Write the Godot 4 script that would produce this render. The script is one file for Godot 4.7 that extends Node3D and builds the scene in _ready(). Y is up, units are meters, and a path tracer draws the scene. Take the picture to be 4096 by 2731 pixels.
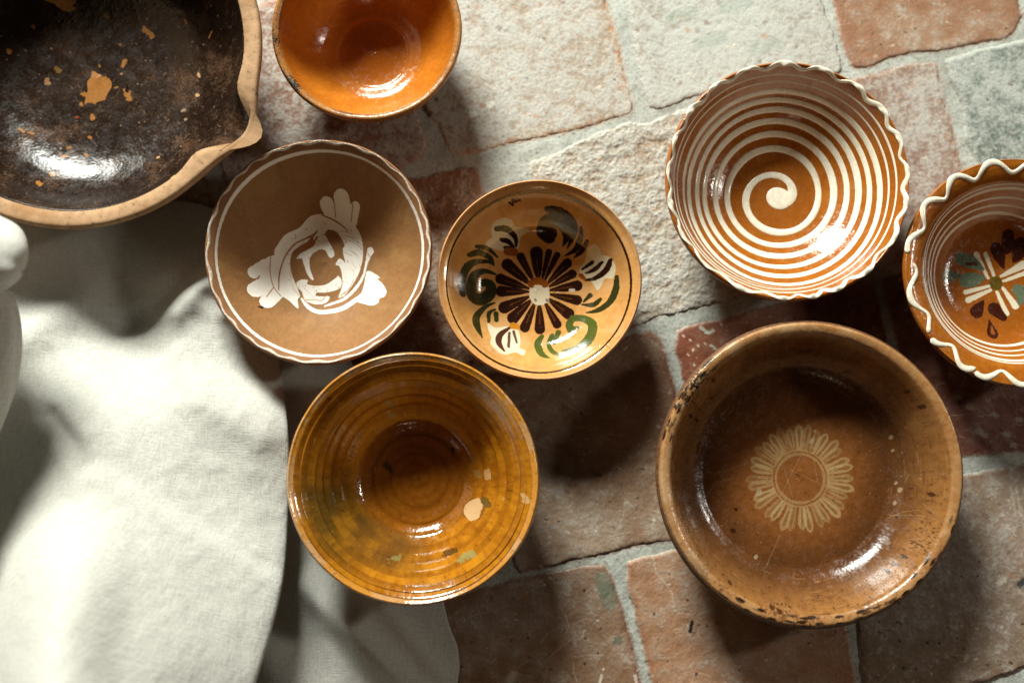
extends Node3D
# Glazed earthenware bowls and a linen cloth on an old brick floor, seen from above in window light. Metres, y up.

const CX0 := -0.66      # the floor's painted area: x from CX0, z from CZ0
const CZ0 := -0.62
const TW := 2048
const TH := 1446
const TEX := 0.000664   # metres per texel
const GW := 513         # coarse grid of distances to the joints, one point per 4 texels
const GH := 363

var noise_low: PackedByteArray    # seamless 512 x 512 noises
var noise_mid: PackedByteArray
var noise_fine: PackedByteArray
var noise_cell: PackedByteArray
var bricks: Array = []
var joint_distance: PackedFloat32Array
var nearest_brick: PackedByteArray
var taken := {}
var rng := RandomNumberGenerator.new()


# ------------------------------------------------------------------ helpers
func numbered(called: String) -> String:
	var n: int = taken.get(called, 0)
	taken[called] = n + 1
	return called if n == 0 else "%s_%03d" % [called, n]


func tag(o: Node3D, label: String, category: String, group := "") -> void:
	o.set_meta("label", label)
	o.set_meta("category", category)
	if group:
		o.set_meta("group", group)


func thing(called: String, at: Vector3) -> Node3D:
	var o := Node3D.new()
	o.name = numbered(called)
	add_child(o, true)
	o.position = at
	return o


func part(called: String, mesh: Mesh, material: Material, parent: Node3D) -> MeshInstance3D:
	var o := MeshInstance3D.new()
	o.name = called
	o.mesh = mesh
	o.material_override = material
	parent.add_child(o, true)
	return o


func seamless(kind: int, frequency: float, octaves: int, s: int) -> PackedByteArray:
	var n := FastNoiseLite.new()
	n.noise_type = kind
	n.frequency = frequency
	n.seed = s
	n.fractal_octaves = octaves
	if kind == FastNoiseLite.TYPE_CELLULAR:
		n.cellular_return_type = FastNoiseLite.RETURN_DISTANCE
		n.fractal_type = FastNoiseLite.FRACTAL_NONE
	var im: Image = n.get_seamless_image(512, 512)
	im.convert(Image.FORMAT_L8)
	return im.get_data()


func look(n: PackedByteArray, x: float, y: float) -> float:
	return n[(int(y) & 511) * 512 + (int(x) & 511)] / 255.0


func between(n: PackedByteArray, x: float, y: float) -> float:   # the same, smooth from texel to texel
	var ix := floori(x)
	var iy := floori(y)
	var fx := x - ix
	var fy := y - iy
	var r0 := (iy & 511) * 512
	var r1 := ((iy + 1) & 511) * 512
	var x0 := ix & 511
	var x1 := (ix + 1) & 511
	return lerpf(lerpf(n[r0 + x0], n[r0 + x1], fx), lerpf(n[r1 + x0], n[r1 + x1], fx), fy) / 255.0


func soft(a: float, b: float, x: float) -> float:
	return smoothstep(a, b, x)


func grid_mesh(points: PackedVector3Array, nu: int, nv: int, closed: bool, uv: PackedVector2Array) -> ArrayMesh:
	# points[v * nu + u]; the normal is d/dv x d/du
	var normals := PackedVector3Array()
	normals.resize(points.size())
	for v in nv:
		for u in nu:
			var ul: int = u - 1
			var ur: int = u + 1
			if closed:
				ul = (u + nu - 2) % (nu - 1)
				ur = (u + 1) % (nu - 1)
			else:
				ul = maxi(ul, 0)
				ur = mini(ur, nu - 1)
			var a := points[v * nu + ur] - points[v * nu + ul]
			var b := points[mini(v + 1, nv - 1) * nu + u] - points[maxi(v - 1, 0) * nu + u]
			normals[v * nu + u] = b.cross(a).normalized()
	return strip(points, normals, uv, nu, 0, nv - 1)


func strip(points: PackedVector3Array, normals: PackedVector3Array, uv: PackedVector2Array, nu: int, v0: int, v1: int) -> ArrayMesh:
	var index := PackedInt32Array()
	index.resize((v1 - v0) * (nu - 1) * 6)
	var k := 0
	for v in v1 - v0:
		for u in nu - 1:
			var a := v * nu + u
			index[k] = a
			index[k + 1] = a + 1
			index[k + 2] = a + nu
			index[k + 3] = a + 1
			index[k + 4] = a + nu + 1
			index[k + 5] = a + nu
			k += 6
	var arrays := []
	arrays.resize(Mesh.ARRAY_MAX)
	arrays[Mesh.ARRAY_VERTEX] = points.slice(v0 * nu, (v1 + 1) * nu)
	arrays[Mesh.ARRAY_NORMAL] = normals.slice(v0 * nu, (v1 + 1) * nu)
	arrays[Mesh.ARRAY_TEX_UV] = uv.slice(v0 * nu, (v1 + 1) * nu)
	arrays[Mesh.ARRAY_INDEX] = index
	var m := ArrayMesh.new()
	m.add_surface_from_arrays(Mesh.PRIMITIVE_TRIANGLES, arrays)
	return m


func curve_at(c: Array, t: float) -> Variant:   # Catmull-Rom through a list of vectors
	var n := c.size()
	var i := clampi(int(t), 0, n - 2)
	var f := t - i
	return c[i].cubic_interpolate(c[i + 1], c[maxi(i - 1, 0)], c[mini(i + 2, n - 1)], f)


func texture(data: PackedByteArray, w: int, h: int, format: int) -> ImageTexture:
	return ImageTexture.create_from_image(Image.create_from_data(w, h, false, format, data))


# ------------------------------------------------------------------ painted pottery: a square of colour over x, z in -1.05 .. 1.05 of the radius
class Canvas:
	var n := 768
	var rgb := PackedByteArray()
	var wobble: PackedByteArray
	var colours := {}
	var faint := 1.0
	var ragged := 1.0

	func blend(i: int, c: Color, a: float) -> void:
		rgb[i] = int(lerpf(rgb[i], c.r8, a))
		rgb[i + 1] = int(lerpf(rgb[i + 1], c.g8, a))
		rgb[i + 2] = int(lerpf(rgb[i + 2], c.b8, a))

	func ink(c: Variant) -> Color:
		return colours[c] if colours.has(c) else Color(c)

	func cover(x: int, y: int, c: Color, a: float) -> void:
		# brushed slip is a little thinner and thicker
		var t: float = wobble[((y * 2) & 511) * 512 + ((x * 2) & 511)] / 255.0
		blend((y * n + x) * 3, c.darkened(0.10 * t), clampf(a, 0.0, 1.0) * faint)

	func jitter(x: int, y: int) -> float:
		return (wobble[((y / 2) & 511) * 512 + ((x / 2) & 511)] / 255.0 - 0.5) * 3.0

	func stroke(colour: Variant, list: Array) -> void:   # x, y, radius, x, y, radius ... smoothed and filled
		var c := ink(colour)
		var s := n / 2.1
		var p: Array = []
		for k in list.size() / 3:
			p.append(Vector3((list[k * 3] + 1.05) * s, (list[k * 3 + 1] + 1.05) * s, list[k * 3 + 2] * s))
		var fine: Array = [p[0]]
		for k in p.size() - 1:
			var steps: int = clampi(int(Vector2(p[k].x - p[k + 1].x, p[k].y - p[k + 1].y).length() / 5.0), 1, 14)
			for j in steps:
				fine.append(p[k].cubic_interpolate(p[k + 1], p[maxi(k - 1, 0)], p[mini(k + 2, p.size() - 1)], (j + 1.0) / steps))
		var lo := Vector2(1e9, 1e9)
		var hi := -lo
		for q in fine:
			lo = lo.min(Vector2(q.x - q.z - 3, q.y - q.z - 3))
			hi = hi.max(Vector2(q.x + q.z + 3, q.y + q.z + 3))
		var w := int(hi.x - lo.x) + 2
		var h := int(hi.y - lo.y) + 2
		var ox := int(lo.x)
		var oy := int(lo.y)
		var best := PackedFloat32Array()
		best.resize(w * h)
		best.fill(-9.0)
		for k in maxi(fine.size() - 1, 1):
			var a: Vector3 = fine[k]
			var b: Vector3 = fine[mini(k + 1, fine.size() - 1)]
			var r: float = maxf(a.z, b.z) + 3.0
			var ab := Vector2(b.x - a.x, b.y - a.y)
			var d2 := maxf(ab.length_squared(), 1e-6)
			for y in range(maxi(int(minf(a.y, b.y) - r) - oy, 0), mini(int(maxf(a.y, b.y) + r) - oy + 1, h)):
				for x in range(maxi(int(minf(a.x, b.x) - r) - ox, 0), mini(int(maxf(a.x, b.x) + r) - ox + 1, w)):
					var q := Vector2(x + ox - a.x, y + oy - a.y)
					var t := clampf(q.dot(ab) / d2, 0.0, 1.0)
					var e := lerpf(a.z, b.z, t) - (q - ab * t).length()
					if e > best[y * w + x]:
						best[y * w + x] = e
		for y in h:
			for x in w:
				if best[y * w + x] > -3.0 and x + ox >= 0 and y + oy >= 0 and x + ox < n and y + oy < n:
					var e := best[y * w + x] + 0.5 + jitter(x + ox, y + oy) * ragged * minf(1.0, fine[0].z * 0.2)
					if e > 0.0:
						cover(x + ox, y + oy, c, e)

	func poly(colour: Variant, list: Array) -> void:     # a filled outline with rounded corners
		var c := ink(colour)
		var s := n / 2.1
		var p: Array = []
		for k in list.size() / 2:
			p.append(Vector2((list[k * 2] + 1.05) * s, (list[k * 2 + 1] + 1.05) * s))
		var fine: Array = []
		for k in p.size():
			for j in 4:
				var q: Vector2 = p[k].cubic_interpolate(p[(k + 1) % p.size()], p[(k + p.size() - 1) % p.size()], p[(k + 2) % p.size()], j / 4.0)
				var edge: Vector2 = p[k].lerp(p[(k + 1) % p.size()], j / 4.0).lerp(q, 0.8)
				fine.append(edge + Vector2(jitter(int(edge.x) * 3, int(edge.y)), jitter(int(edge.y) * 3 + 90, int(edge.x))) * 0.5 * ragged)
		var lo: Vector2 = fine[0]
		var hi: Vector2 = fine[0]
		for q in fine:
			lo = lo.min(q)
			hi = hi.max(q)
		for y in range(int(lo.y), int(hi.y) + 2):
			for sub in 2:
				var yy := y + sub * 0.5 + 0.25
				var cuts: Array = []
				for k in fine.size():
					var a: Vector2 = fine[k]
					var b: Vector2 = fine[(k + 1) % fine.size()]
					if (a.y <= yy) != (b.y <= yy):
						cuts.append(a.x + (yy - a.y) / (b.y - a.y) * (b.x - a.x))
				cuts.sort()
				for k in cuts.size() / 2:
					for x in range(int(cuts[k * 2]), int(cuts[k * 2 + 1]) + 1):
						var inside: float = minf(1.0, x + 1.0 - cuts[k * 2]) * clampf(cuts[k * 2 + 1] - x, 0.0, 1.0)
						if inside > 0.0 and x >= 0 and y >= 0 and x < n and y < n:
							cover(x, y, c, inside * (0.5 if sub == 0 else 1.0))

	func ring(colour: Variant, r: float, w: float, cx := 0.0, cy := 0.0) -> void:
		var list: Array = []
		for k in 61:
			var a := k * TAU / 60.0
			list.append_array([cx + r * cos(a), cy + r * sin(a), w * (1.0 + 0.18 * sin(a * 3.0 + r * 9.0))])
		stroke(colour, list)


func glaze(kind: String, x: float, z: float, low: float, mid: float, fine: float, cell: float) -> Color:
	# the ware's own colour at x, z (in radii): clay, glaze and its burns, no light or shade
	var r := sqrt(x * x + z * z)
	var a := atan2(z, x)
	var c: Color
	var blot := low * 0.55 + mid * 0.45
	var grain := fine * 0.6 + mid * 0.4
	match kind:
		"black":
			c = Color("#170d07").lerp(Color("#23160e"), blot)
			c = c.lerp(Color("#46220f"), soft(0.62, 0.85, low) * 0.3)
			var worn := soft(0.42, 0.78, grain * 0.6 + low * 0.4) * soft(-0.35, 0.45, z + 0.35 * x + (low - 0.5) * 0.5)
			c = c.lerp(Color("#75604c"), worn * 0.46)
			if r > 0.905:
				c = Color("#ad8a68").lerp(Color("#907252"), soft(0.2, 0.85, blot))
				c = c.lerp(Color("#8a6038"), soft(0.5, 0.85, low) * 0.5)
				c = c.lerp(Color("#5c4028"), soft(0.66, 0.78, grain) * 0.55)
		"orange":
			c = Color("#b46a1e").lerp(Color("#a05a17"), soft(0.2, 0.85, blot))
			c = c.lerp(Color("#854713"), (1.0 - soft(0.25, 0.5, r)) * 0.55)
			c = c.lerp(Color("#d9a468"), soft(0.70, 0.80, grain) * 0.5 * soft(-0.2, 0.3, z))
			if r > 0.92:
				c = Color("#a06a30").lerp(Color("#875a34"), soft(0.2, 0.8, blot))
				c = c.lerp(Color("#23201a"), soft(0.62, 0.72, fine * 0.5 + low * 0.5) * soft(0.1, -0.4, x))
		"brown":
			c = Color("#8d633b").lerp(Color("#7c5832"), soft(0.15, 0.85, blot))
			c = c.lerp(Color("#a27c4e"), soft(0.5, 0.9, low) * 0.45)
			c = c.lerp(Color("#8a5c3a"), soft(0.62, 0.8, grain) * 0.35)
			c = c.lerp(Color("#c99a74"), soft(0.76, 0.84, fine) * 0.4)
			if r > 0.9:
				c = c.lerp(Color("#7c5238"), 0.5)
		"floral":
			c = Color("#c89456").lerp(Color("#b68244"), soft(0.15, 0.85, blot))
			c = c.lerp(Color("#d0a474"), soft(0.45, 0.85, low) * 0.6)
			if r > 0.955:
				c = c.lerp(Color("#b98556"), 0.7).lerp(Color("#8a5f3a"), soft(0.55, 0.8, grain) * 0.5)
		"spiral":
			c = Color("#a05c1a").lerp(Color("#8c4c12"), soft(0.15, 0.85, blot))
			c = c.lerp(Color("#a86a28"), soft(0.5, 0.85, low) * 0.5)
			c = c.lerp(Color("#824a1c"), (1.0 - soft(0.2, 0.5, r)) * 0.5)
		"right":
			c = Color("#a36018").lerp(Color("#8c4c12"), soft(0.15, 0.85, blot))
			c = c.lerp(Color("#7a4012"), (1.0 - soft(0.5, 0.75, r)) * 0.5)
		"glossy":
			c = Color("#b27418").lerp(Color("#8c520e"), soft(0.15, 0.9, blot))
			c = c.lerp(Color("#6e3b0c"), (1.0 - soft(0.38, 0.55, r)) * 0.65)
			# thrown rings gather darker glaze
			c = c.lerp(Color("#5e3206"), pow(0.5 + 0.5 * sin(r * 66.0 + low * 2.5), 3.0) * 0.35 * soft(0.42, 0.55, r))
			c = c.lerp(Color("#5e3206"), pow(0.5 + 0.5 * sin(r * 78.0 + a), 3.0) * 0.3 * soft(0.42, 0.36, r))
			# ash and iron run down the wall in streaks
			var run := low * 0.55 + between(noise_mid, a * 26.0 + 300.0, r * 150.0) * 0.3 + grain * 0.15
			var side := soft(0.8, 0.1, absf(wrapf(a - 2.72, -PI, PI))) * soft(0.45, 0.58, r) * soft(0.96, 0.82, r)
			c = c.lerp(Color("#3c3014"), side * (0.45 + 0.55 * soft(0.25, 0.65, run)) * 0.82)
			side = soft(0.8, 0.1, absf(wrapf(a - 1.95, -PI, PI))) * soft(0.42, 0.52, r) * soft(0.84, 0.7, r)
			c = c.lerp(Color("#54381a"), side * (0.5 + 0.5 * soft(0.25, 0.65, run)) * 0.75)
			side = soft(0.35, 0.1, absf(wrapf(a + 0.75, -PI, PI))) * soft(0.7, 0.8, r)
			c = c.lerp(Color("#8a6a48"), side * soft(0.40, 0.65, grain) * 0.6)
			c = c.lerp(Color("#3a2208"), soft(0.70, 0.8, grain) * 0.5)
			if r > 0.945:
				c = Color("#b97d30").lerp(Color("#b88c5c"), soft(0.45, 0.7, low))
				c = c.lerp(Color("#6d4a2a"), soft(0.55, 0.75, grain) * 0.6)
		"big":
			c = Color("#9a6a38").lerp(Color("#7c5129"), soft(0.15, 0.85, blot))
			c = c.lerp(Color("#aa7e50"), soft(0.5, 0.9, low) * 0.5)
			c = c.lerp(Color("#74441f"), soft(0.80, 0.62, r + (low - 0.5) * 0.16) * (0.70 + 0.3 * mid))
			c = c.lerp(Color("#452813"), soft(0.92, 0.72, r + (low - 0.5) * 0.12) * soft(0.34, 0.66, r + (mid - 0.5) * 0.1) * (0.45 + 0.5 * low))
			c = c.lerp(Color("#8a5626"), soft(0.45, 0.8, grain) * 0.35 * soft(0.75, 0.6, r))
			c = c.lerp(Color("#2a190c"), soft(0.66, 0.78, grain) * 0.5)
			c = c.lerp(Color("#2a1a0d"), soft(0.64, 0.74, fine * 0.6 + low * 0.4) * 0.7 * soft(0.8, 0.9, r) * soft(-0.3, 0.5, z))
			if r > 0.925:
				c = Color("#a57c50").lerp(Color("#946236"), soft(0.2, 0.8, blot))
				c = c.lerp(Color("#cdb38e"), soft(0.45, 0.8, low) * 0.5 * soft(0.4, -0.4, x + z))
				var burnt := soft(0.35, 0.1, absf(wrapf(a + 2.6, -PI, PI))) + 0.5 * soft(0.2, 1.0, z)
				c = c.lerp(Color("#1a120c"), soft(0.52, 0.64, fine * 0.4 + blot * 0.6) * clampf(burnt, 0.0, 1.0) * 0.9)
	return c


func ware(kind: String, inks: Dictionary) -> Canvas:
	var c := Canvas.new()
	c.colours = inks
	c.wobble = noise_fine
	var rows: Array = []
	rows.resize(8)
	var job := func(k: int) -> void:
		var out := PackedByteArray()
		out.resize(c.n * c.n / 8 * 3)
		var i := 0
		for yy in c.n / 8:
			var y: int = k * c.n / 8 + yy
			var z := (y + 0.5) / c.n * 2.1 - 1.05
			for x in c.n:
				var q := glaze(kind, (x + 0.5) / c.n * 2.1 - 1.05, z, between(noise_low, x * 0.6, y * 0.6), look(noise_mid, x * 0.9 + 77, y * 0.9), look(noise_fine, x * 0.8, y * 0.8), look(noise_cell, x, y))
				out[i] = q.r8
				out[i + 1] = q.g8
				out[i + 2] = q.b8
				i += 3
		rows[k] = out
	var id := WorkerThreadPool.add_group_task(job, 8)
	WorkerThreadPool.wait_for_group_task_completion(id)
	for r in rows:
		c.rgb.append_array(r)
	return c


func pottery(c: Canvas, roughness: float, gloss: float, bump: float) -> StandardMaterial3D:
	var m := StandardMaterial3D.new()
	m.albedo_texture = texture(c.rgb, c.n, c.n, Image.FORMAT_RGB8)
	m.roughness = roughness
	m.metallic_specular = gloss
	if gloss > 0.45:
		m.roughness_texture = shine
		m.roughness_texture_channel = BaseMaterial3D.TEXTURE_CHANNEL_RED
	m.heightmap_enabled = true
	m.heightmap_texture = relief
	m.heightmap_scale = bump
	return m


var relief: ImageTexture     # throwing marks and orange-peel of a thrown, glazed bowl
var coarse: ImageTexture
var shine: ImageTexture      # where a glaze is rubbed dull
var dull: ImageTexture


func clay(c: Color, dark: Color, roughness := 0.75) -> StandardMaterial3D:
	var out := PackedByteArray()
	out.resize(256 * 256 * 3)
	for y in 256:
		for x in 256:
			var q := c.lerp(dark, soft(0.3, 0.75, look(noise_mid, x * 2, y * 2) * 0.6 + look(noise_fine, x * 2, y * 2) * 0.4))
			var i := (y * 256 + x) * 3
			out[i] = q.r8
			out[i + 1] = q.g8
			out[i + 2] = q.b8
	var m := StandardMaterial3D.new()
	m.albedo_texture = texture(out, 256, 256, Image.FORMAT_RGB8)
	m.uv1_triplanar = true
	m.uv1_scale = Vector3.ONE * 8.0
	m.roughness = roughness
	m.heightmap_enabled = true
	m.heightmap_texture = coarse
	m.heightmap_scale = 0.06
	return m


# ------------------------------------------------------------------ thrown bowls
class Bowl:
	var profile: Array = []       # control points Vector2(radius, height), outside foot to inside centre
	var radius := 0.1
	var seed_turn := 0.0
	var uneven := 0.006
	var spout := false
	var rings := 0.0
	var tilt := Vector2.ZERO

	func warp(t: float, s: float, r: float, y: float) -> Vector3:
		var k := 1.0 + uneven * (sin(2.0 * t + seed_turn) + 0.5 * sin(3.0 * t + seed_turn * 2.3) + 0.3 * sin(5.0 * t + seed_turn * 1.7) + 0.12 * sin(13.0 * t + seed_turn))
		var high := clampf(y / profile[9].y, 0.0, 1.0)
		var dy := high * radius * (0.012 * sin(2.0 * t + seed_turn * 3.1) + 0.008 * sin(3.0 * t + seed_turn))
		dy += high * r * (cos(t) * tilt.x + sin(t) * tilt.y)
		if rings > 0.0 and s > 10.5 and s < 17.8:
			var w := sin(s * 9.5 + 0.5 * sin(t + 1.0)) * rings * (0.7 + 0.3 * sin(3.0 * t + s)) * (1.0 if s < 15.0 else 0.35)
			r += w
			dy += w
		if spout:
			var d := wrapf(t - deg_to_rad(26.0), -PI, PI)
			var lip := pow(clampf(y / 0.089, 0.0, 1.0), 3.5)
			if s > 9.5:
				k += lip * (0.172 * exp(-pow(d / (0.115 if d < 0.0 else 0.155), 2.0)) - 0.030 * exp(-pow((d - 0.27) / 0.1, 2.0)) - 0.012 * exp(-pow((d + 0.22) / 0.1, 2.0)))
			else:
				k += lip * (0.066 * exp(-pow(d / 0.175, 2.0)))
			dy -= lip * 0.009 * exp(-pow(d / 0.13, 2.0))
		return Vector3(r * k * cos(t), y + dy, r * k * sin(t))

	func section(s: float) -> Vector2:
		var i := clampi(int(s), 0, profile.size() - 2)
		var p: Vector2 = profile[i].cubic_interpolate(profile[i + 1], profile[maxi(i - 1, 0)], profile[mini(i + 2, profile.size() - 1)], s - i)
		return p.max(Vector2.ZERO)

	func at(s: float, t: float) -> Vector3:
		var p := section(s)
		return warp(t, s, p.x, p.y)

	func inner(r: float) -> float:     # the place along the profile, inside the bowl, that has this radius
		var lo := 10.0
		var hi := profile.size() - 1.0
		for k in 30:
			var m := (lo + hi) / 2.0
			if section(m).x > r:
				lo = m
			else:
				hi = m
		return lo


func outside(r: float, y: float, foot: float, bulge := 1.0) -> Array:
	return [Vector2(0, 0.004), Vector2(foot * 0.86, 0.004), Vector2(foot * 0.92, 0), Vector2(foot, 0), Vector2(foot * 1.03, 0.007), Vector2(foot + (r - foot) * 0.5 * bulge, y * 0.3), Vector2(foot + (r - foot) * 0.84 * bulge, y * 0.62), Vector2(r * 0.985 * minf(bulge, 1.03), y * 0.86), Vector2(r, y * 0.95), Vector2(r * 0.985, y + 0.0005)]


func throw(root: Node3D, b: Bowl, skins: Dictionary) -> void:
	# skins: part name -> [first control point, last control point, material]
	var nu := 193
	var sub := 10
	var last := (b.profile.size() - 1) * sub
	var points := PackedVector3Array()
	var uv := PackedVector2Array()
	points.resize((last + 1) * nu)
	uv.resize((last + 1) * nu)
	for v in last + 1:
		for u in nu:
			var p := b.at(float(v) / sub, u * TAU / (nu - 1))
			points[v * nu + u] = p
			var flat := b.section(float(v) / sub).x
			uv[v * nu + u] = Vector2.from_angle(u * TAU / (nu - 1)) * flat / b.radius / 2.1 + Vector2(0.5, 0.5)
	var whole := grid_mesh(points, nu, last + 1, true, uv)
	var normals: PackedVector3Array = whole.surface_get_arrays(0)[Mesh.ARRAY_NORMAL]
	for u in nu:
		normals[last * nu + u] = Vector3.UP
	for called in skins:
		var k: Array = skins[called]
		part(called, strip(points, normals, uv, nu, int(k[0] * sub), int(k[1] * sub)), k[2], root)


func trail(b: Bowl, path: Array, wide: float, thick: float, closed := false) -> ArrayMesh:
	# a line of slip laid on the bowl: path of Vector3(place along the profile, turn, width factor)
	var n := path.size()
	var across := 9
	var points := PackedVector3Array()
	var uv := PackedVector2Array()
	for k in n:
		var p := b.at(path[k].x, path[k].y)
		var before: Vector3 = path[(k + n - 2) % (n - 1)] if closed else path[maxi(k - 1, 0)]
		var after: Vector3 = path[(k + 1) % (n - 1)] if closed else path[mini(k + 1, n - 1)]
		var along := (b.at(after.x, after.y) - b.at(before.x, before.y)).normalized()
		var normal := (b.at(path[k].x + 0.05, path[k].y) - b.at(path[k].x - 0.05, path[k].y)).cross(b.at(path[k].x, path[k].y + 0.01) - b.at(path[k].x, path[k].y - 0.01)).normalized()
		var side := normal.cross(along).normalized()
		for j in across:
			var a := PI * j / (across - 1.0)
			var q: Vector3 = p + side * (wide * path[k].z * cos(a)) + normal * (thick * minf(1.0, path[k].z) * (sin(a) * 1.15 - 0.15))
			points.append(q)
			uv.append(Vector2(q.x, q.z) * 9.0)
	return grid_mesh(points, across, n, false, uv)


func bands(b: Bowl, r: float, w: float, drift := 0.0) -> ArrayMesh:
	var path: Array = []
	for k in 145:
		var t := k * TAU / 144.0
		path.append(Vector3(b.inner((r + drift * sin(t + r * 20.0)) * b.radius), t, 1.0 + 0.2 * sin(t * 2.0 + r * 30.0) + 0.12 * sin(t * 7.0 + r * 11.0)))
	return trail(b, path, w, 0.0004, true)


func slip_material() -> StandardMaterial3D:
	var m := clay(Color("#e9e2d0"), Color("#d8ceb6"), 0.4)
	m.heightmap_scale = 0.015
	m.uv1_triplanar = true
	m.clearcoat_enabled = true
	m.clearcoat = 0.6
	m.clearcoat_roughness = 0.12
	return m


# ------------------------------------------------------------------ brick floor
func brick_shape(list: Array) -> PackedVector2Array:
	var p := PackedVector2Array()
	for k in list.size() / 2:
		p.append(Vector2(list[k * 2], list[k * 2 + 1]))
	return p


func outline_distance(p: Vector2, o: PackedVector2Array) -> float:
	var best := 1e9
	var inside := false
	var a: Vector2 = o[o.size() - 1]
	for b in o:
		var ab := b - a
		var q := p - a
		best = minf(best, (q - ab * clampf(q.dot(ab) / ab.length_squared(), 0.0, 1.0)).length_squared())
		if (a.y <= p.y) != (b.y <= p.y) and p.x < a.x + (p.y - a.y) / (b.y - a.y) * (b.x - a.x):
			inside = not inside
		a = b
	return sqrt(best) if inside else -sqrt(best)


func measure_joints() -> void:
	var boxes: Array = []
	for o in bricks:
		var r := Rect2(o[0], Vector2.ZERO)
		for q in o:
			r = r.expand(q)
		boxes.append(r.grow(0.012))
	var rows: Array = []
	rows.resize(GH)
	var job := func(y: int) -> void:
		var d := PackedFloat32Array()
		var id := PackedByteArray()
		d.resize(GW)
		id.resize(GW)
		for x in GW:
			var p := Vector2(CX0 + x * 4 * TEX, CZ0 + y * 4 * TEX)
			var best := -0.02
			var who := 255
			for k in bricks.size():
				if boxes[k].has_point(p):
					var e := outline_distance(p, bricks[k])
					if e > best:
						best = e
						who = k
			d[x] = best
			id[x] = who
		rows[y] = [d, id]
	WorkerThreadPool.wait_for_group_task_completion(WorkerThreadPool.add_group_task(job, GH))
	for r in rows:
		joint_distance.append_array(r[0])
		nearest_brick.append_array(r[1])


# base, other tone, lime haze 0..1, roughness of the face in mm, height in mm, burnt edge
var brick_look: Array = []


func joint_at(gx: float, gy: float) -> float:
	var x := clampi(int(gx), 0, GW - 2)
	var y := clampi(int(gy), 0, GH - 2)
	var fx := gx - x
	var fy := gy - y
	var i := y * GW + x
	return lerpf(lerpf(joint_distance[i], joint_distance[i + 1], fx), lerpf(joint_distance[i + GW], joint_distance[i + GW + 1], fx), fy)


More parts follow.
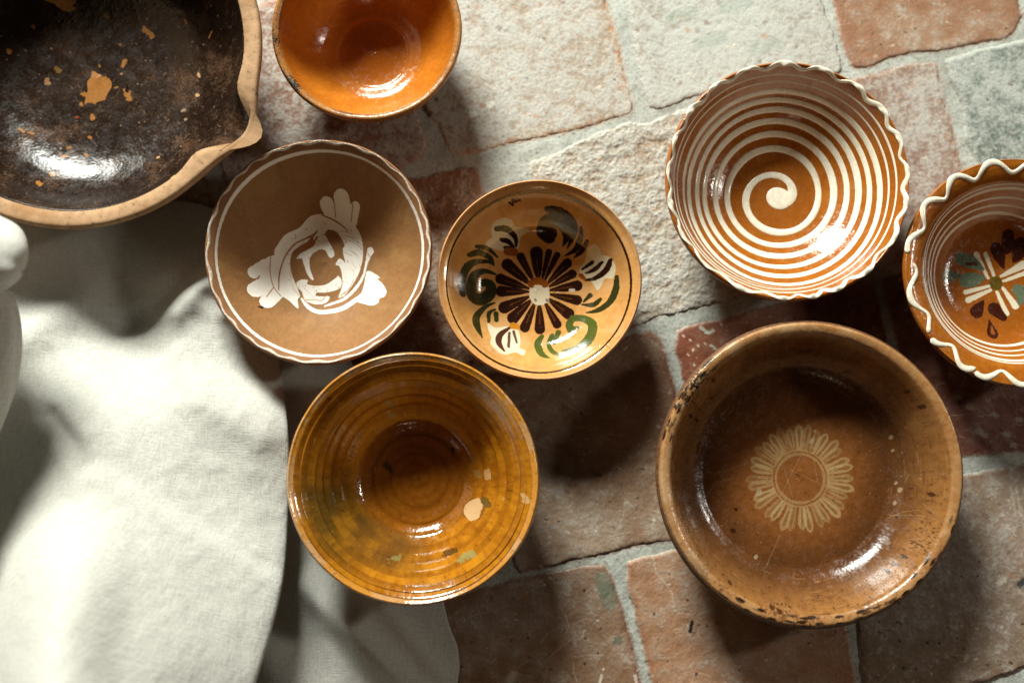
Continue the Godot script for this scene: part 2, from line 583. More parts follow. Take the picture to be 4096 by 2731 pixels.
func paint_floor() -> Array:
	var parts := 24
	var rows: Array = []
	rows.resize(parts)
	var job := func(k: int) -> void:
		var y0: int = TH * k / parts
		var y1: int = TH * (k + 1) / parts
		var rgb := PackedByteArray()
		var up := PackedByteArray()
		rgb.resize((y1 - y0) * TW * 3)
		up.resize((y1 - y0) * TW)
		var i := 0
		for y in range(y0, y1):
			for x in TW:
				var low := between(noise_low, x * 0.23 + 31, y * 0.23)
				var mid := between(noise_mid, x * 0.55, y * 0.55 + 91)
				var fine := look(noise_fine, x * 0.93, y * 0.93)
				var fin2 := between(noise_fine, x * 0.41 + 200, y * 0.41)
				var cell := look(noise_cell, x * 0.7, y * 0.7)
				var gx := mini(int(x / 4.0 + 0.5 + (fine - 0.5) * 1.5), GW - 1)
				var gy := mini(int(y / 4.0 + 0.5), GH - 1)
				var who: int = nearest_brick[gy * GW + gx]
				var d := joint_at(x / 4.0, y / 4.0) + (mid - 0.5) * 0.0032 + (fine - 0.5) * 0.002
				var c: Color
				var h := 0.5
				# mortar: pale, sandy, with darker grains
				var mortar := Color("#bdc0b6").lerp(Color("#a4a69c"), soft(0.35, 0.75, mid * 0.6 + low * 0.4))
				mortar = mortar.lerp(Color("#8d897c"), soft(0.56, 0.78, fine) * 0.5)
				mortar = mortar.lerp(Color("#8a8270"), soft(0.55, 0.8, low * 0.6 + fin2 * 0.4) * 0.5)
				mortar = mortar.lerp(Color("#4e463c"), soft(0.74, 0.82, fine * 0.6 + fin2 * 0.4) * 0.6)
				var mh := 0.22 + 0.22 * fine + 0.16 * fin2
				if who == 255 or d < -0.0015:
					c = mortar
					h = mh
				else:
					var v: Array = brick_look[who]
					var lime: float = v[2]
					c = v[0].lerp(v[1], soft(0.3, 0.7, low * 0.6 + mid * 0.4))
					c = c.lerp(v[0].darkened(0.35), soft(0.6, 0.78, fin2 * 0.6 + fine * 0.4) * 0.45)
					c = c.lerp(Color(v[5]), soft(0.007, 0.001, d + (low - 0.5) * 0.008) * 0.7)
					c = c.lerp(Color("#66705f"), soft(0.74, 0.86, low * 0.75 + fin2 * 0.25) * 0.5)
					# chalky bloom and lime left on the face
					var streak := between(noise_fine, x * 0.16 + y * 0.05, y * 0.75 - x * 0.18)
					var streak2 := look(noise_fine, x * 0.8 + y * 0.2 + 90, y * 0.15 - x * 0.05)
					var bloom := low * 0.18 + mid * 0.20 + fine * 0.27 + fin2 * 0.25 + streak * 0.11 + streak2 * 0.08
					c = c.lerp(Color("#b9ab9c"), soft(0.30, 0.75, low * 0.5 + mid * 0.35 + streak * 0.15) * (0.42 - 0.3 * lime))
					if lime < 0.5:
						bloom -= 0.035
					c = c.lerp(Color("#c8cac2"), soft(0.90 - lime * 0.66, 1.12 - lime * 0.54, bloom * 1.35 - 0.06) * (0.22 + 0.72 * lime))
					# flecks of lime, scratches and black grog
					var fleck := soft(0.71, 0.78, look(noise_fine, x * 0.72 + 61, y * 0.62 + 310) * 0.75 + mid * 0.25)
					c = c.lerp(Color("#c4baa8"), fleck * 0.45)
					h += fleck * 0.06
					var pit := soft(0.70, 0.82, fine * 0.6 + fin2 * 0.25 + low * 0.15) * (0.25 + 0.5 * float(v[3]))
					c = c.lerp(Color("#3a2e26"), pit * 0.5)
					h = 0.62 + 0.14 * (fine - 0.5) + 0.16 * (fin2 - 0.5)
					var rough: float = v[3]
					h += rough * 0.5 * ((fin2 - 0.5) * 1.3 + (mid - 0.5) * 0.7 + (fine - 0.5) * 0.6) - pit * 0.35
					h -= soft(0.62, 0.8, mid * 0.5 + fin2 * 0.5) * rough * 0.5
					var seam := soft(0.0025, -0.0015, d)
					c = c.lerp(mortar, seam * 0.85)
					h = lerpf(h, mh, seam)
				var g := look(noise_fine, x * 5.37 + y * 1.9, y * 5.83 + x * 0.7)
				c = c.darkened(0.20 * (1.0 - g)).lightened(0.05 * g)
				h += (g - 0.5) * 0.07
				rgb[i * 3] = c.r8
				rgb[i * 3 + 1] = c.g8
				rgb[i * 3 + 2] = c.b8
				up[i] = int(clampf(h, 0.0, 1.0) * 255.0)
				i += 1
		rows[k] = [rgb, up]
	WorkerThreadPool.wait_for_group_task_completion(WorkerThreadPool.add_group_task(job, parts))
	var rgb := PackedByteArray()
	var up := PackedByteArray()
	for r in rows:
		rgb.append_array(r[0])
		up.append_array(r[1])
	wear_floor(rgb, up)
	return [texture(rgb, TW, TH, Image.FORMAT_RGB8), texture(up, TW, TH, Image.FORMAT_L8)]


func mark(rgb: PackedByteArray, up: PackedByteArray, path: Array, radius: float, tone: String, strong: float, depth: int) -> void:
	# one scratch, chip, splash or stain with broken edges: path in metres on the floor, radius in metres
	var c := Color(tone)
	var r := radius / TEX
	for k in maxi(path.size() - 1, 1):
		var a: Vector2 = (path[k] - Vector2(CX0, CZ0)) / TEX
		var b: Vector2 = (path[mini(k + 1, path.size() - 1)] - Vector2(CX0, CZ0)) / TEX
		var ab := b - a
		for y in range(maxi(int(minf(a.y, b.y) - r) - 2, 0), mini(int(maxf(a.y, b.y) + r) + 3, TH)):
			for x in range(maxi(int(minf(a.x, b.x) - r) - 2, 0), mini(int(maxf(a.x, b.x) + r) + 3, TW)):
				var q := Vector2(x, y) - a
				var e := (q - ab * clampf(q.dot(ab) / maxf(ab.length_squared(), 1e-6), 0.0, 1.0)).length()
				var t := clampf(r - e + 0.5 + (look(noise_fine, x * 2.1, y * 2.1) - 0.5) * minf(r * 1.8, 8.0), 0.0, 1.0) * strong
				if t > 0.0:
					var i := y * TW + x
					rgb[i * 3] = int(lerpf(rgb[i * 3], c.r8, t))
					rgb[i * 3 + 1] = int(lerpf(rgb[i * 3 + 1], c.g8, t))
					rgb[i * 3 + 2] = int(lerpf(rgb[i * 3 + 2], c.b8, t))
					up[i] = clampi(up[i] + int(depth * t), 0, 255)


func wear_floor(rgb: PackedByteArray, up: PackedByteArray) -> void:
	for k in 5200:
		var p := Vector2(rng.randf_range(-0.50, 0.55), rng.randf_range(-0.50, 0.22))
		var i := clampi(int((p.y - CZ0) / TEX / 4.0), 0, GH - 1) * GW + clampi(int((p.x - CX0) / TEX / 4.0), 0, GW - 1)
		if joint_distance[i] < 0.002:
			continue
		var v: Array = brick_look[nearest_brick[i]]
		var smooth_face: bool = v[3] < 0.42
		match k % 5:
			0, 1:   # scratches
				var d := Vector2.from_angle(rng.randfn(-0.25, 0.7)) * rng.randf_range(0.003, 0.022)
				mark(rgb, up, [p, p + d * 0.5 + d.orthogonal() * rng.randf_range(-0.12, 0.12), p + d], 0.00035, "#cfc4b2", rng.randf_range(0.10, 0.5), -14)
			2:      # pores and pits
				mark(rgb, up, [p, p + Vector2(rng.randf_range(-0.0015, 0.0015), 0.0004)], rng.randf_range(0.0003, 0.0011) * (1.0 if smooth_face else 1.5), "#33251c", rng.randf_range(0.3, 0.85) * (0.5 if v[2] > 0.5 else 1.0), -70 if v[2] < 0.5 else -35)
			3:      # splashes of lime
				mark(rgb, up, [p, p + Vector2(rng.randf_range(-0.002, 0.002), rng.randf_range(-0.001, 0.001))], rng.randf_range(0.0003, 0.0012), "#cbc2ae", rng.randf_range(0.3, 0.8), 12)
			4:      # grog of another burn
				mark(rgb, up, [p, p + Vector2(rng.randf_range(-0.003, 0.003), 0.001)], rng.randf_range(0.0005, 0.0024), "#a8663e" if k % 2 else "#5c4236", rng.randf_range(0.12, 0.4), -8)
	# the marks one would know these bricks by
	mark(rgb, up, [Vector2(0.097, 0.077), Vector2(0.101, 0.086), Vector2(0.103, 0.096)], 0.007, "#5f6656", 0.55, 0)
	mark(rgb, up, [Vector2(0.109, 0.130), Vector2(0.112, 0.128)], 0.0028, "#566052", 0.6, 0)
	mark(rgb, up, [Vector2(0.175, 0.113), Vector2(0.173, 0.121)], 0.0013, "#1c1a18", 0.95, -60)
	mark(rgb, up, [Vector2(0.020, 0.157), Vector2(0.017, 0.162)], 0.0032, "#b8ae98", 0.8, 14)
	mark(rgb, up, [Vector2(0.096, 0.158), Vector2(0.094, 0.166)], 0.0011, "#cfc7b4", 0.9, 14)
	mark(rgb, up, [Vector2(0.125, 0.159), Vector2(0.126, 0.163)], 0.0014, "#cbbfae", 0.8, 14)
	mark(rgb, up, [Vector2(0.142, 0.059), Vector2(0.144, 0.070), Vector2(0.153, 0.081), Vector2(0.158, 0.088), Vector2(0.159, 0.102), Vector2(0.164, 0.105), Vector2(0.174, 0.106)], 0.0006, "#b9a894", 0.6, -20)
	for p in [Vector2(0.444, 0.080), Vector2(0.462, 0.081)]:
		mark(rgb, up, [p, p + Vector2(0.004, -0.003)], 0.0028, "#c2bba6" if p.x < 0.45 else "#2a2a26", 0.85, 10)
	for p in [Vector2(0.440, 0.065), Vector2(0.336, 0.139), Vector2(0.411, 0.146), Vector2(0.422, 0.033)]:
		mark(rgb, up, [p, p + Vector2(0.002, -0.004)], 0.0016, "#b3a994", 0.6, 12)
	for x in [0.458, 0.463, 0.469]:
		mark(rgb, up, [Vector2(x, -0.002), Vector2(x + 0.003, 0.022)], 0.0011, "#b9b0a0", 0.45, 4)
	for p in [Vector2(0.436, -0.049), Vector2(0.432, -0.052), Vector2(0.456, -0.050), Vector2(0.468, -0.063), Vector2(0.414, -0.083), Vector2(0.424, -0.074), Vector2(0.446, -0.067), Vector2(0.462, -0.040)]:
		mark(rgb, up, [p, p + Vector2(0.003, 0.001)], 0.0022, "#a39c8c", 0.7, 16)
	mark(rgb, up, [Vector2(0.187, -0.144), Vector2(0.193, -0.139), Vector2(0.198, -0.141)], 0.0016, "#b8c0b4", 0.85, 12)
	mark(rgb, up, [Vector2(0.196, -0.128), Vector2(0.201, -0.124)], 0.0012, "#b8c0b4", 0.75, 12)
	for p in [Vector2(0.171, -0.137), Vector2(0.177, -0.133), Vector2(0.175, -0.120), Vector2(0.180, -0.111), Vector2(0.184, -0.128), Vector2(0.190, -0.130), Vector2(0.205, -0.147)]:
		mark(rgb, up, [p, p + Vector2(0.001, 0.001)], 0.0009, "#c0b6a6", 0.8, 10)
	for p in [Vector2(-0.002, -0.347), Vector2(-0.018, -0.338)]:
		mark(rgb, up, [p, p + Vector2(0.003, -0.001)], 0.0024, "#d3d0c4", 0.85, 10)
	mark(rgb, up, [Vector2(-0.062, -0.345), Vector2(-0.056, -0.338)], 0.0022, "#3a2e26", 0.6, -80)
	mark(rgb, up, [Vector2(-0.050, -0.352)], 0.0018, "#3a2e26", 0.6, -80)
	# grey-green bloom on the whitened brick
	for p in [Vector2(0.165, -0.43), Vector2(0.19, -0.405), Vector2(0.215, -0.44), Vector2(0.24, -0.40)]:
		mark(rgb, up, [p, p + Vector2(0.02, -0.006)], 0.006, "#8d998c", 0.35, -10)


func build_floor() -> void:
	measure_joints()
	var maps := paint_floor()
	var face := StandardMaterial3D.new()
	face.albedo_texture = maps[0]
	face.roughness = 0.62
	face.metallic_specular = 0.4
	face.heightmap_enabled = true
	face.heightmap_texture = maps[1]
	face.heightmap_scale = 0.13
	var root := Node3D.new()
	root.name = "floor"
	root.set_meta("kind", "structure")
	add_child(root)
	# faces of the bricks and of the mortar between them, on one grid of about 2.6 mm
	var top := PackedFloat32Array()
	var bed := PackedFloat32Array()
	top.resize(GW * GH)
	bed.resize(GW * GH)
	for y in GH:
		for x in GW:
			var i := y * GW + x
			var mid := look(noise_mid, x * 2.2, y * 2.2 + 91)
			var fin := look(noise_fine, x * 1.7, y * 1.7)
			var d := joint_distance[i] + (mid - 0.5) * 0.0032 + (fin - 0.5) * 0.0012
			bed[i] = -0.0009 + (mid - 0.5) * 0.0012 + (fin - 0.5) * 0.0005
			var who: int = nearest_brick[i]
			if who == 255:
				top[i] = -0.02
				continue
			var v: Array = brick_look[who]
			var tilt: float = sin(who * 2.3) * 0.006 * (x - 256) * 0.0026 + cos(who * 1.7) * 0.006 * (y - 180) * 0.0026
			var h: float = v[4] * 0.0004 + tilt * 0.45 + (mid - 0.5) * 0.0010 * v[3] + (fin - 0.5) * 0.0009 * v[3] - 0.0007 * exp(-maxf(d, 0.0) / 0.0014)
			if d < 0.0:
				h += d * 1.6
			top[i] = h
	for k in bricks.size():
		var made := patch(top, k)
		if made:
			part("brick", made, face, root)
	part("mortar", patch(bed, -1), face, root).set_meta("kind", "stuff")
	# the bed below, wider than the bricks laid in it
	var slab := BoxMesh.new()
	slab.size = Vector3(2.6, 0.05, 2.4)
	var s := part("bedding", slab, clay(Color("#a7a294"), Color("#8c887a"), 0.9), root)
	s.position = Vector3(0.02, -0.0285, -0.14)


func patch(h: PackedFloat32Array, who: int) -> ArrayMesh:
	var points := PackedVector3Array()
	var normals := PackedVector3Array()
	var uv := PackedVector2Array()
	var index := PackedInt32Array()
	var at := {}
	var x0 := 0
	var y0 := 0
	var x1 := GW - 2
	var y1 := GH - 2
	if who >= 0:
		var r := Rect2(bricks[who][0], Vector2.ZERO)
		for q in bricks[who]:
			r = r.expand(q)
		x0 = clampi(int((r.position.x - CX0) / TEX / 4.0) - 3, 0, GW - 2)
		x1 = clampi(int((r.end.x - CX0) / TEX / 4.0) + 3, 0, GW - 2)
		y0 = clampi(int((r.position.y - CZ0) / TEX / 4.0) - 3, 0, GH - 2)
		y1 = clampi(int((r.end.y - CZ0) / TEX / 4.0) + 3, 0, GH - 2)
	for y in range(y0, y1 + 1):
		for x in range(x0, x1 + 1):
			var q: Array = [y * GW + x, y * GW + x + 1, y * GW + x + GW, y * GW + x + GW + 1]
			if who >= 0:
				if nearest_brick[q[0]] != who or nearest_brick[q[1]] != who or nearest_brick[q[2]] != who or nearest_brick[q[3]] != who:
					continue
				if maxf(maxf(joint_distance[q[0]], joint_distance[q[1]]), maxf(joint_distance[q[2]], joint_distance[q[3]])) < -0.006:
					continue
			elif minf(minf(joint_distance[q[0]], joint_distance[q[1]]), minf(joint_distance[q[2]], joint_distance[q[3]])) > 0.009:
				continue
			for i in q:
				if not at.has(i):
					at[i] = points.size()
					var xx: int = i % GW
					var yy: int = i / GW
					points.append(Vector3(CX0 + xx * 4 * TEX, h[i], CZ0 + yy * 4 * TEX))
					uv.append(Vector2(xx * 4.0 / TW, yy * 4.0 / TH))
					var l: int = yy * GW + maxi(xx - 1, 0)
					var r2: int = yy * GW + mini(xx + 1, GW - 1)
					var u: int = maxi(yy - 1, 0) * GW + xx
					var dn: int = mini(yy + 1, GH - 1) * GW + xx
					normals.append(Vector3((h[l] - h[r2]) / (8 * TEX), 1.0, (h[u] - h[dn]) / (8 * TEX)).normalized())
			index.append_array([at[q[0]], at[q[1]], at[q[2]], at[q[1]], at[q[3]], at[q[2]]])
	if index.is_empty():
		return null
	var arrays := []
	arrays.resize(Mesh.ARRAY_MAX)
	arrays[Mesh.ARRAY_VERTEX] = points
	arrays[Mesh.ARRAY_NORMAL] = normals
	arrays[Mesh.ARRAY_TEX_UV] = uv
	arrays[Mesh.ARRAY_INDEX] = index
	var m := ArrayMesh.new()
	m.add_surface_from_arrays(Mesh.PRIMITIVE_TRIANGLES, arrays)
	return m


# ------------------------------------------------------------------ linen
func linen_material() -> StandardMaterial3D:
	# plain weave, a thread every 0.9 mm, with thick and thin yarns; one tile is 115 mm
	var rgb := PackedByteArray()
	var up := PackedByteArray()
	rgb.resize(512 * 512 * 3)
	up.resize(512 * 512)
	for y in 512:
		for x in 512:
			var slub := look(noise_mid, x * 0.25, y * 3.0) * 0.5 + look(noise_mid, x * 3.0 + 40, y * 0.25) * 0.5
			var fine := look(noise_fine, x, y)
			var wx := sin(x * TAU / 4.0 + slub * 2.0)
			var wy := sin(y * TAU / 4.0 + slub * 2.0)
			var over := (int(x / 4) + int(y / 4)) % 2 == 0
			var h := 0.5 + 0.2 * (wx if over else wy) + (slub - 0.5) * 0.7 + (fine - 0.5) * 0.35 + (look(noise_fine, x * 0.20 + 9, y * 0.62) + look(noise_fine, x * 0.62 + 70, y * 0.20) - 1.0) * 0.32
			var c := Color("#cbcac2").lerp(Color("#a8a69c"), soft(0.62, 0.3, h) * 0.75)
			var i := y * 512 + x
			rgb[i * 3] = c.r8
			rgb[i * 3 + 1] = c.g8
			rgb[i * 3 + 2] = c.b8
			up[i] = int(clampf(h, 0.0, 1.0) * 255.0)
	var m := StandardMaterial3D.new()
	m.albedo_texture = texture(rgb, 512, 512, Image.FORMAT_RGB8)
	m.uv1_scale = Vector3.ONE * 8.7
	m.roughness = 0.95
	m.metallic_specular = 0.2
	m.rim_enabled = true
	m.rim = 0.25
	m.heightmap_enabled = true
	m.heightmap_texture = texture(up, 512, 512, Image.FORMAT_L8)
	m.heightmap_scale = 0.035
	m.backlight_enabled = true
	m.backlight = Color(0.12, 0.11, 0.09)
	return m


func crease(p: Vector3, a: Vector2, b: Vector2, wide: float, high: float) -> float:
	# a soft ridge (or, below zero, a hollow) along the line a-b
	var ab := b - a
	var q := Vector2(p.x, p.z) - a
	var t := q.dot(ab) / ab.length_squared()
	var d := (q - ab * clampf(t, 0.0, 1.0)).length()
	return high * exp(-d * d / (wide * wide))


func build_cloth() -> void:
	var cloth := linen_material()
	var root := thing("linen_cloth", Vector3.ZERO)
	tag(root, "rumpled off-white linen cloth tucked under the bowls at the left", "cloth")
	var net := [
		[Vector3(-.547, .003, -.265), Vector3(-.481, .003, -.263), Vector3(-.436, .004, -.262), Vector3(-.381, .005, -.26), Vector3(-.33, .005, -.26), Vector3(-.285, .005, -.256), Vector3(-.259, .004, -.253), Vector3(-.246, .003, -.248)],
		[Vector3(-.541, .01, -.218), Vector3(-.472, .018, -.217), Vector3(-.427, .022, -.218), Vector3(-.373, .022, -.219), Vector3(-.324, .019, -.219), Vector3(-.281, .019, -.222), Vector3(-.242, .018, -.224), Vector3(-.21, .01, -.215)],
		[Vector3(-.528, .03, -.162), Vector3(-.462, .034, -.164), Vector3(-.406, .036, -.166), Vector3(-.357, .032, -.166), Vector3(-.312, .024, -.168), Vector3(-.26, .042, -.172), Vector3(-.224, .034, -.177), Vector3(-.192, .016, -.154)],
		[Vector3(-.515, .05, -.106), Vector3(-.453, .05, -.108), Vector3(-.395, .05, -.112), Vector3(-.344, .046, -.117), Vector3(-.3, .032, -.121), Vector3(-.25, .044, -.122), Vector3(-.214, .036, -.121), Vector3(-.185, .022, -.107)],
		[Vector3(-.506, .06, -.041), Vector3(-.445, .06, -.045), Vector3(-.382, .066, -.051), Vector3(-.328, .076, -.055), Vector3(-.28, .064, -.057), Vector3(-.237, .058, -.058), Vector3(-.198, .054, -.056), Vector3(-.173, .044, -.05)],
		[Vector3(-.512, .04, .029), Vector3(-.46, .04, .021), Vector3(-.387, .075, .014), Vector3(-.327, .1, .012), Vector3(-.27, .08, .01), Vector3(-.229, .064, .01), Vector3(-.194, .056, .011), Vector3(-.171, .048, .014)],
		[Vector3(-.507, .04, .1), Vector3(-.452, .05, .089), Vector3(-.379, .11, .079), Vector3(-.314, .155, .072), Vector3(-.27, .115, .073), Vector3(-.225, .085, .075), Vector3(-.194, .07, .077), Vector3(-.173, .06, .081)],
		[Vector3(-.523, .04, .181), Vector3(-.468, .05, .169), Vector3(-.383, .13, .149), Vector3(-.31, .2, .135), Vector3(-.267, .155, .14), Vector3(-.229, .115, .146), Vector3(-.205, .095, .15), Vector3(-.188, .082, .152)],
		[Vector3(-.512, .05, .267), Vector3(-.459, .06, .255), Vector3(-.367, .16, .222), Vector3(-.29, .25, .198), Vector3(-.262, .19, .21), Vector3(-.236, .14, .22), Vector3(-.218, .12, .225), Vector3(-.206, .105, .226)],
	]
	# nearer than the picture shows, the sheet comes down to the floor
	for down in [[0.07, 0.50], [0.12, 0.12], [0.19, 0.02]]:
		var row: Array = []
		for p in net[8]:
			row.append(Vector3(p.x * (1.0 + down[0] * 0.2), maxf(p.y * down[1], 0.006), p.z + down[0]))
		net.append(row)
	# upper layer: a draped sheet whose right side folds over and turns back under
	var nu := 170
	var nv := 240
	var points := PackedVector3Array()
	var uv := PackedVector2Array()
	for v in nv:
		var t := v * (net.size() - 1.0) / (nv - 1.0)
		var row: Array = []
		for c in 8:
			var column: Array = []
			for r in net:
				column.append(r[c])
			row.append(curve_at(column, t))
		var edge: Vector3 = row[7]
		var thick := clampf(edge.y * 0.35, 0.0015, 0.016)
		row.append(edge + Vector3(0.0012, -thick * 0.55, 0))
		row.append(edge + Vector3(-0.006, -thick * 1.3, 0))
		row.append(Vector3(edge.x - 0.05, edge.y * 0.3, edge.z))
		for u in nu:
			var s := u * 10.0 / (nu - 1.0)
			if s > 6.0:    # closer together round the fold
				s = 6.0 + (s - 6.0)
			var p: Vector3 = curve_at(row, s)
			p.y += soft(0.0, 0.6, t) * wrinkles(p) * soft(8.5, 7.0, s)
			points.append(p)
			uv.append(Vector2(p.x + p.y * 0.5, p.z + p.y * 0.6))
	part("folded_layer", grid_mesh(points, nu, nv, false, uv), cloth, root)
	# lower layer: lies on the bricks and runs out from under the fold, below two of the bowls
	var hem := [Vector2(-0.25, -0.25), Vector2(-0.214, -0.233), Vector2(-0.168, -0.178), Vector2(-0.121, -0.111), Vector2(-0.079, -0.035), Vector2(-0.054, 0.03), Vector2(-0.040, 0.094), Vector2(-0.028, 0.136), Vector2(-0.026, 0.17), Vector2(-0.022, 0.24)]
	points = PackedVector3Array()
	uv = PackedVector2Array()
	nu = 120
	for v in 160:
		var e: Vector2 = curve_at(hem, v * 9.0 / 159.0)
		e.x += 0.0010 * sin(v * 0.21) + 0.0003 * sin(v * 0.53)
		for u in nu:
			var s := u / (nu - 4.0)
			var p := Vector3(lerpf(-0.30, e.x, minf(s, 1.0)), 0.0042, e.y)
			var loose := soft(0.035, 0.12, p.z)
			p.y += loose * (crease(p, Vector2(-0.158, 0.080), Vector2(-0.05, 0.185), 0.013, 0.014) + crease(p, Vector2(-0.20, 0.12), Vector2(-0.13, 0.24), 0.02, 0.014) + crease(p, Vector2(-0.09, 0.10), Vector2(-0.04, 0.16), 0.010, 0.004))
			p.y += 0.0016 * (between(noise_low, p.x * 900.0 + 500.0, p.z * 900.0 + 600.0) - 0.5) * (0.4 + loose)
			p.y *= lerpf(1.0, 0.75, soft(0.93, 1.0, s))
			if s > 1.0:
				p.y -= (s - 1.0) * (nu - 4.0) / 3.0 * 0.006
				p.x -= (s - 1.0) * 0.02
			points.append(p)
			uv.append(Vector2(p.x, p.z) + Vector2(0.03, 0.01))
	part("lower_layer", grid_mesh(points, nu, 160, false, uv), cloth, root)
	# the bunched end that stands up at the left
	for k in 2:
		var axis: Array = [[Vector3(-0.475, 0.135, -0.208), Vector3(-0.430, 0.150, -0.196), Vector3(-0.386, 0.156, -0.178), Vector3(-0.358, 0.150, -0.166)], [Vector3(-0.420, 0.128, -0.17), Vector3(-0.404, 0.126, -0.125), Vector3(-0.407, 0.124, -0.085), Vector3(-0.424, 0.126, -0.03), Vector3(-0.430, 0.135, 0.05), Vector3(-0.432, 0.15, 0.13), Vector3(-0.435, 0.16, 0.20)]][k]
		points = PackedVector3Array()
		uv = PackedVector2Array()
		for v in 60:
			var t := v * (axis.size() - 1.0) / 59.0
			var c: Vector3 = curve_at(axis, t)
			var along: Vector3 = (curve_at(axis, minf(t + 0.05, axis.size() - 1.0)) - curve_at(axis, maxf(t - 0.05, 0.0))).normalized()
			var f := v / 59.0
			var rad: float = 0.036 * (sqrt(maxf(1.0 - pow(maxf(f - 0.45, 0.0) / 0.551, 2.0), 0.0)) if k == 0 else sqrt(clampf(f * 9.0, 0.0, 1.0)) * (1.05 - 0.15 * f) * sqrt(clampf((1.0 - f) * 5.0, 0.0, 1.0)))
			var side := along.cross(Vector3.UP).normalized()
			var up := side.cross(along).normalized()
			for u in 61:
				var a := u * TAU / 60.0
				var rr := rad * (1.0 + 0.09 * sin(a * 3.0 + f * 4.0 + k) - 0.16 * pow(absf(sin(a * 1.5 + f * 2.2 + k * 0.7)), 5.0) - 0.07 * pow(absf(sin(a * 2.5 - f * 3.0)), 4.0) + 0.03 * sin(f * 17.0 + a * 2.0))
				points.append(c + (side * cos(a) + up * sin(a)) * rr)
				uv.append(Vector2(a * 0.035, f * 0.14))
		part("raised_fold", grid_mesh(points, 61, 60, true, uv), cloth, root)


func wrinkles(p: Vector3) -> float:
	var h := 0.0
	h += crease(p, Vector2(-0.225, -0.190), Vector2(-0.265, -0.150), 0.011, 0.007)
	h += crease(p, Vector2(-0.235, -0.205), Vector2(-0.318, -0.135), 0.011, -0.006)
	h += crease(p, Vector2(-0.195, -0.185), Vector2(-0.225, -0.150), 0.008, 0.006)
	h += crease(p, Vector2(-0.190, -0.145), Vector2(-0.240, -0.165), 0.008, -0.005)
	h += crease(p, Vector2(-0.350, -0.165), Vector2(-0.400, -0.120), 0.02, 0.010)
	h += crease(p, Vector2(-0.360, -0.060), Vector2(-0.325, -0.020), 0.008, -0.006)
	# the edge of an under-fold shows as a step from upper left to lower right
	var across := (Vector2(p.x, p.z) - Vector2(-0.345, -0.040)).dot(Vector2(-0.538, 0.843))
	h += 0.0045 * soft(-0.006, 0.009, across) * exp(-maxf(across, 0.0) / 0.05)
	h += crease(p, Vector2(-0.240, -0.080), Vector2(-0.190, -0.050), 0.02, 0.005)
	var n := 1.0 - absf(2.0 * between(noise_low, p.x * 520.0 + 300.0, p.z * 520.0 + 420.0) - 1.0)
	h += 0.0009 * n * n * n * n
	n = 1.0 - absf(2.0 * between(noise_mid, p.x * 460.0 + 330.0, p.z * 330.0 + 90.0) - 1.0)
	h += 0.0004 * n * n * n
	h += 0.0018 * (between(noise_low, p.x * 700.0 + 900.0, p.z * 700.0 + 700.0) - 0.5)
	h += 0.0009 * (between(noise_mid, p.x * 1100.0 + 900.0, p.z * 1100.0 + 900.0) - 0.5)
	return h


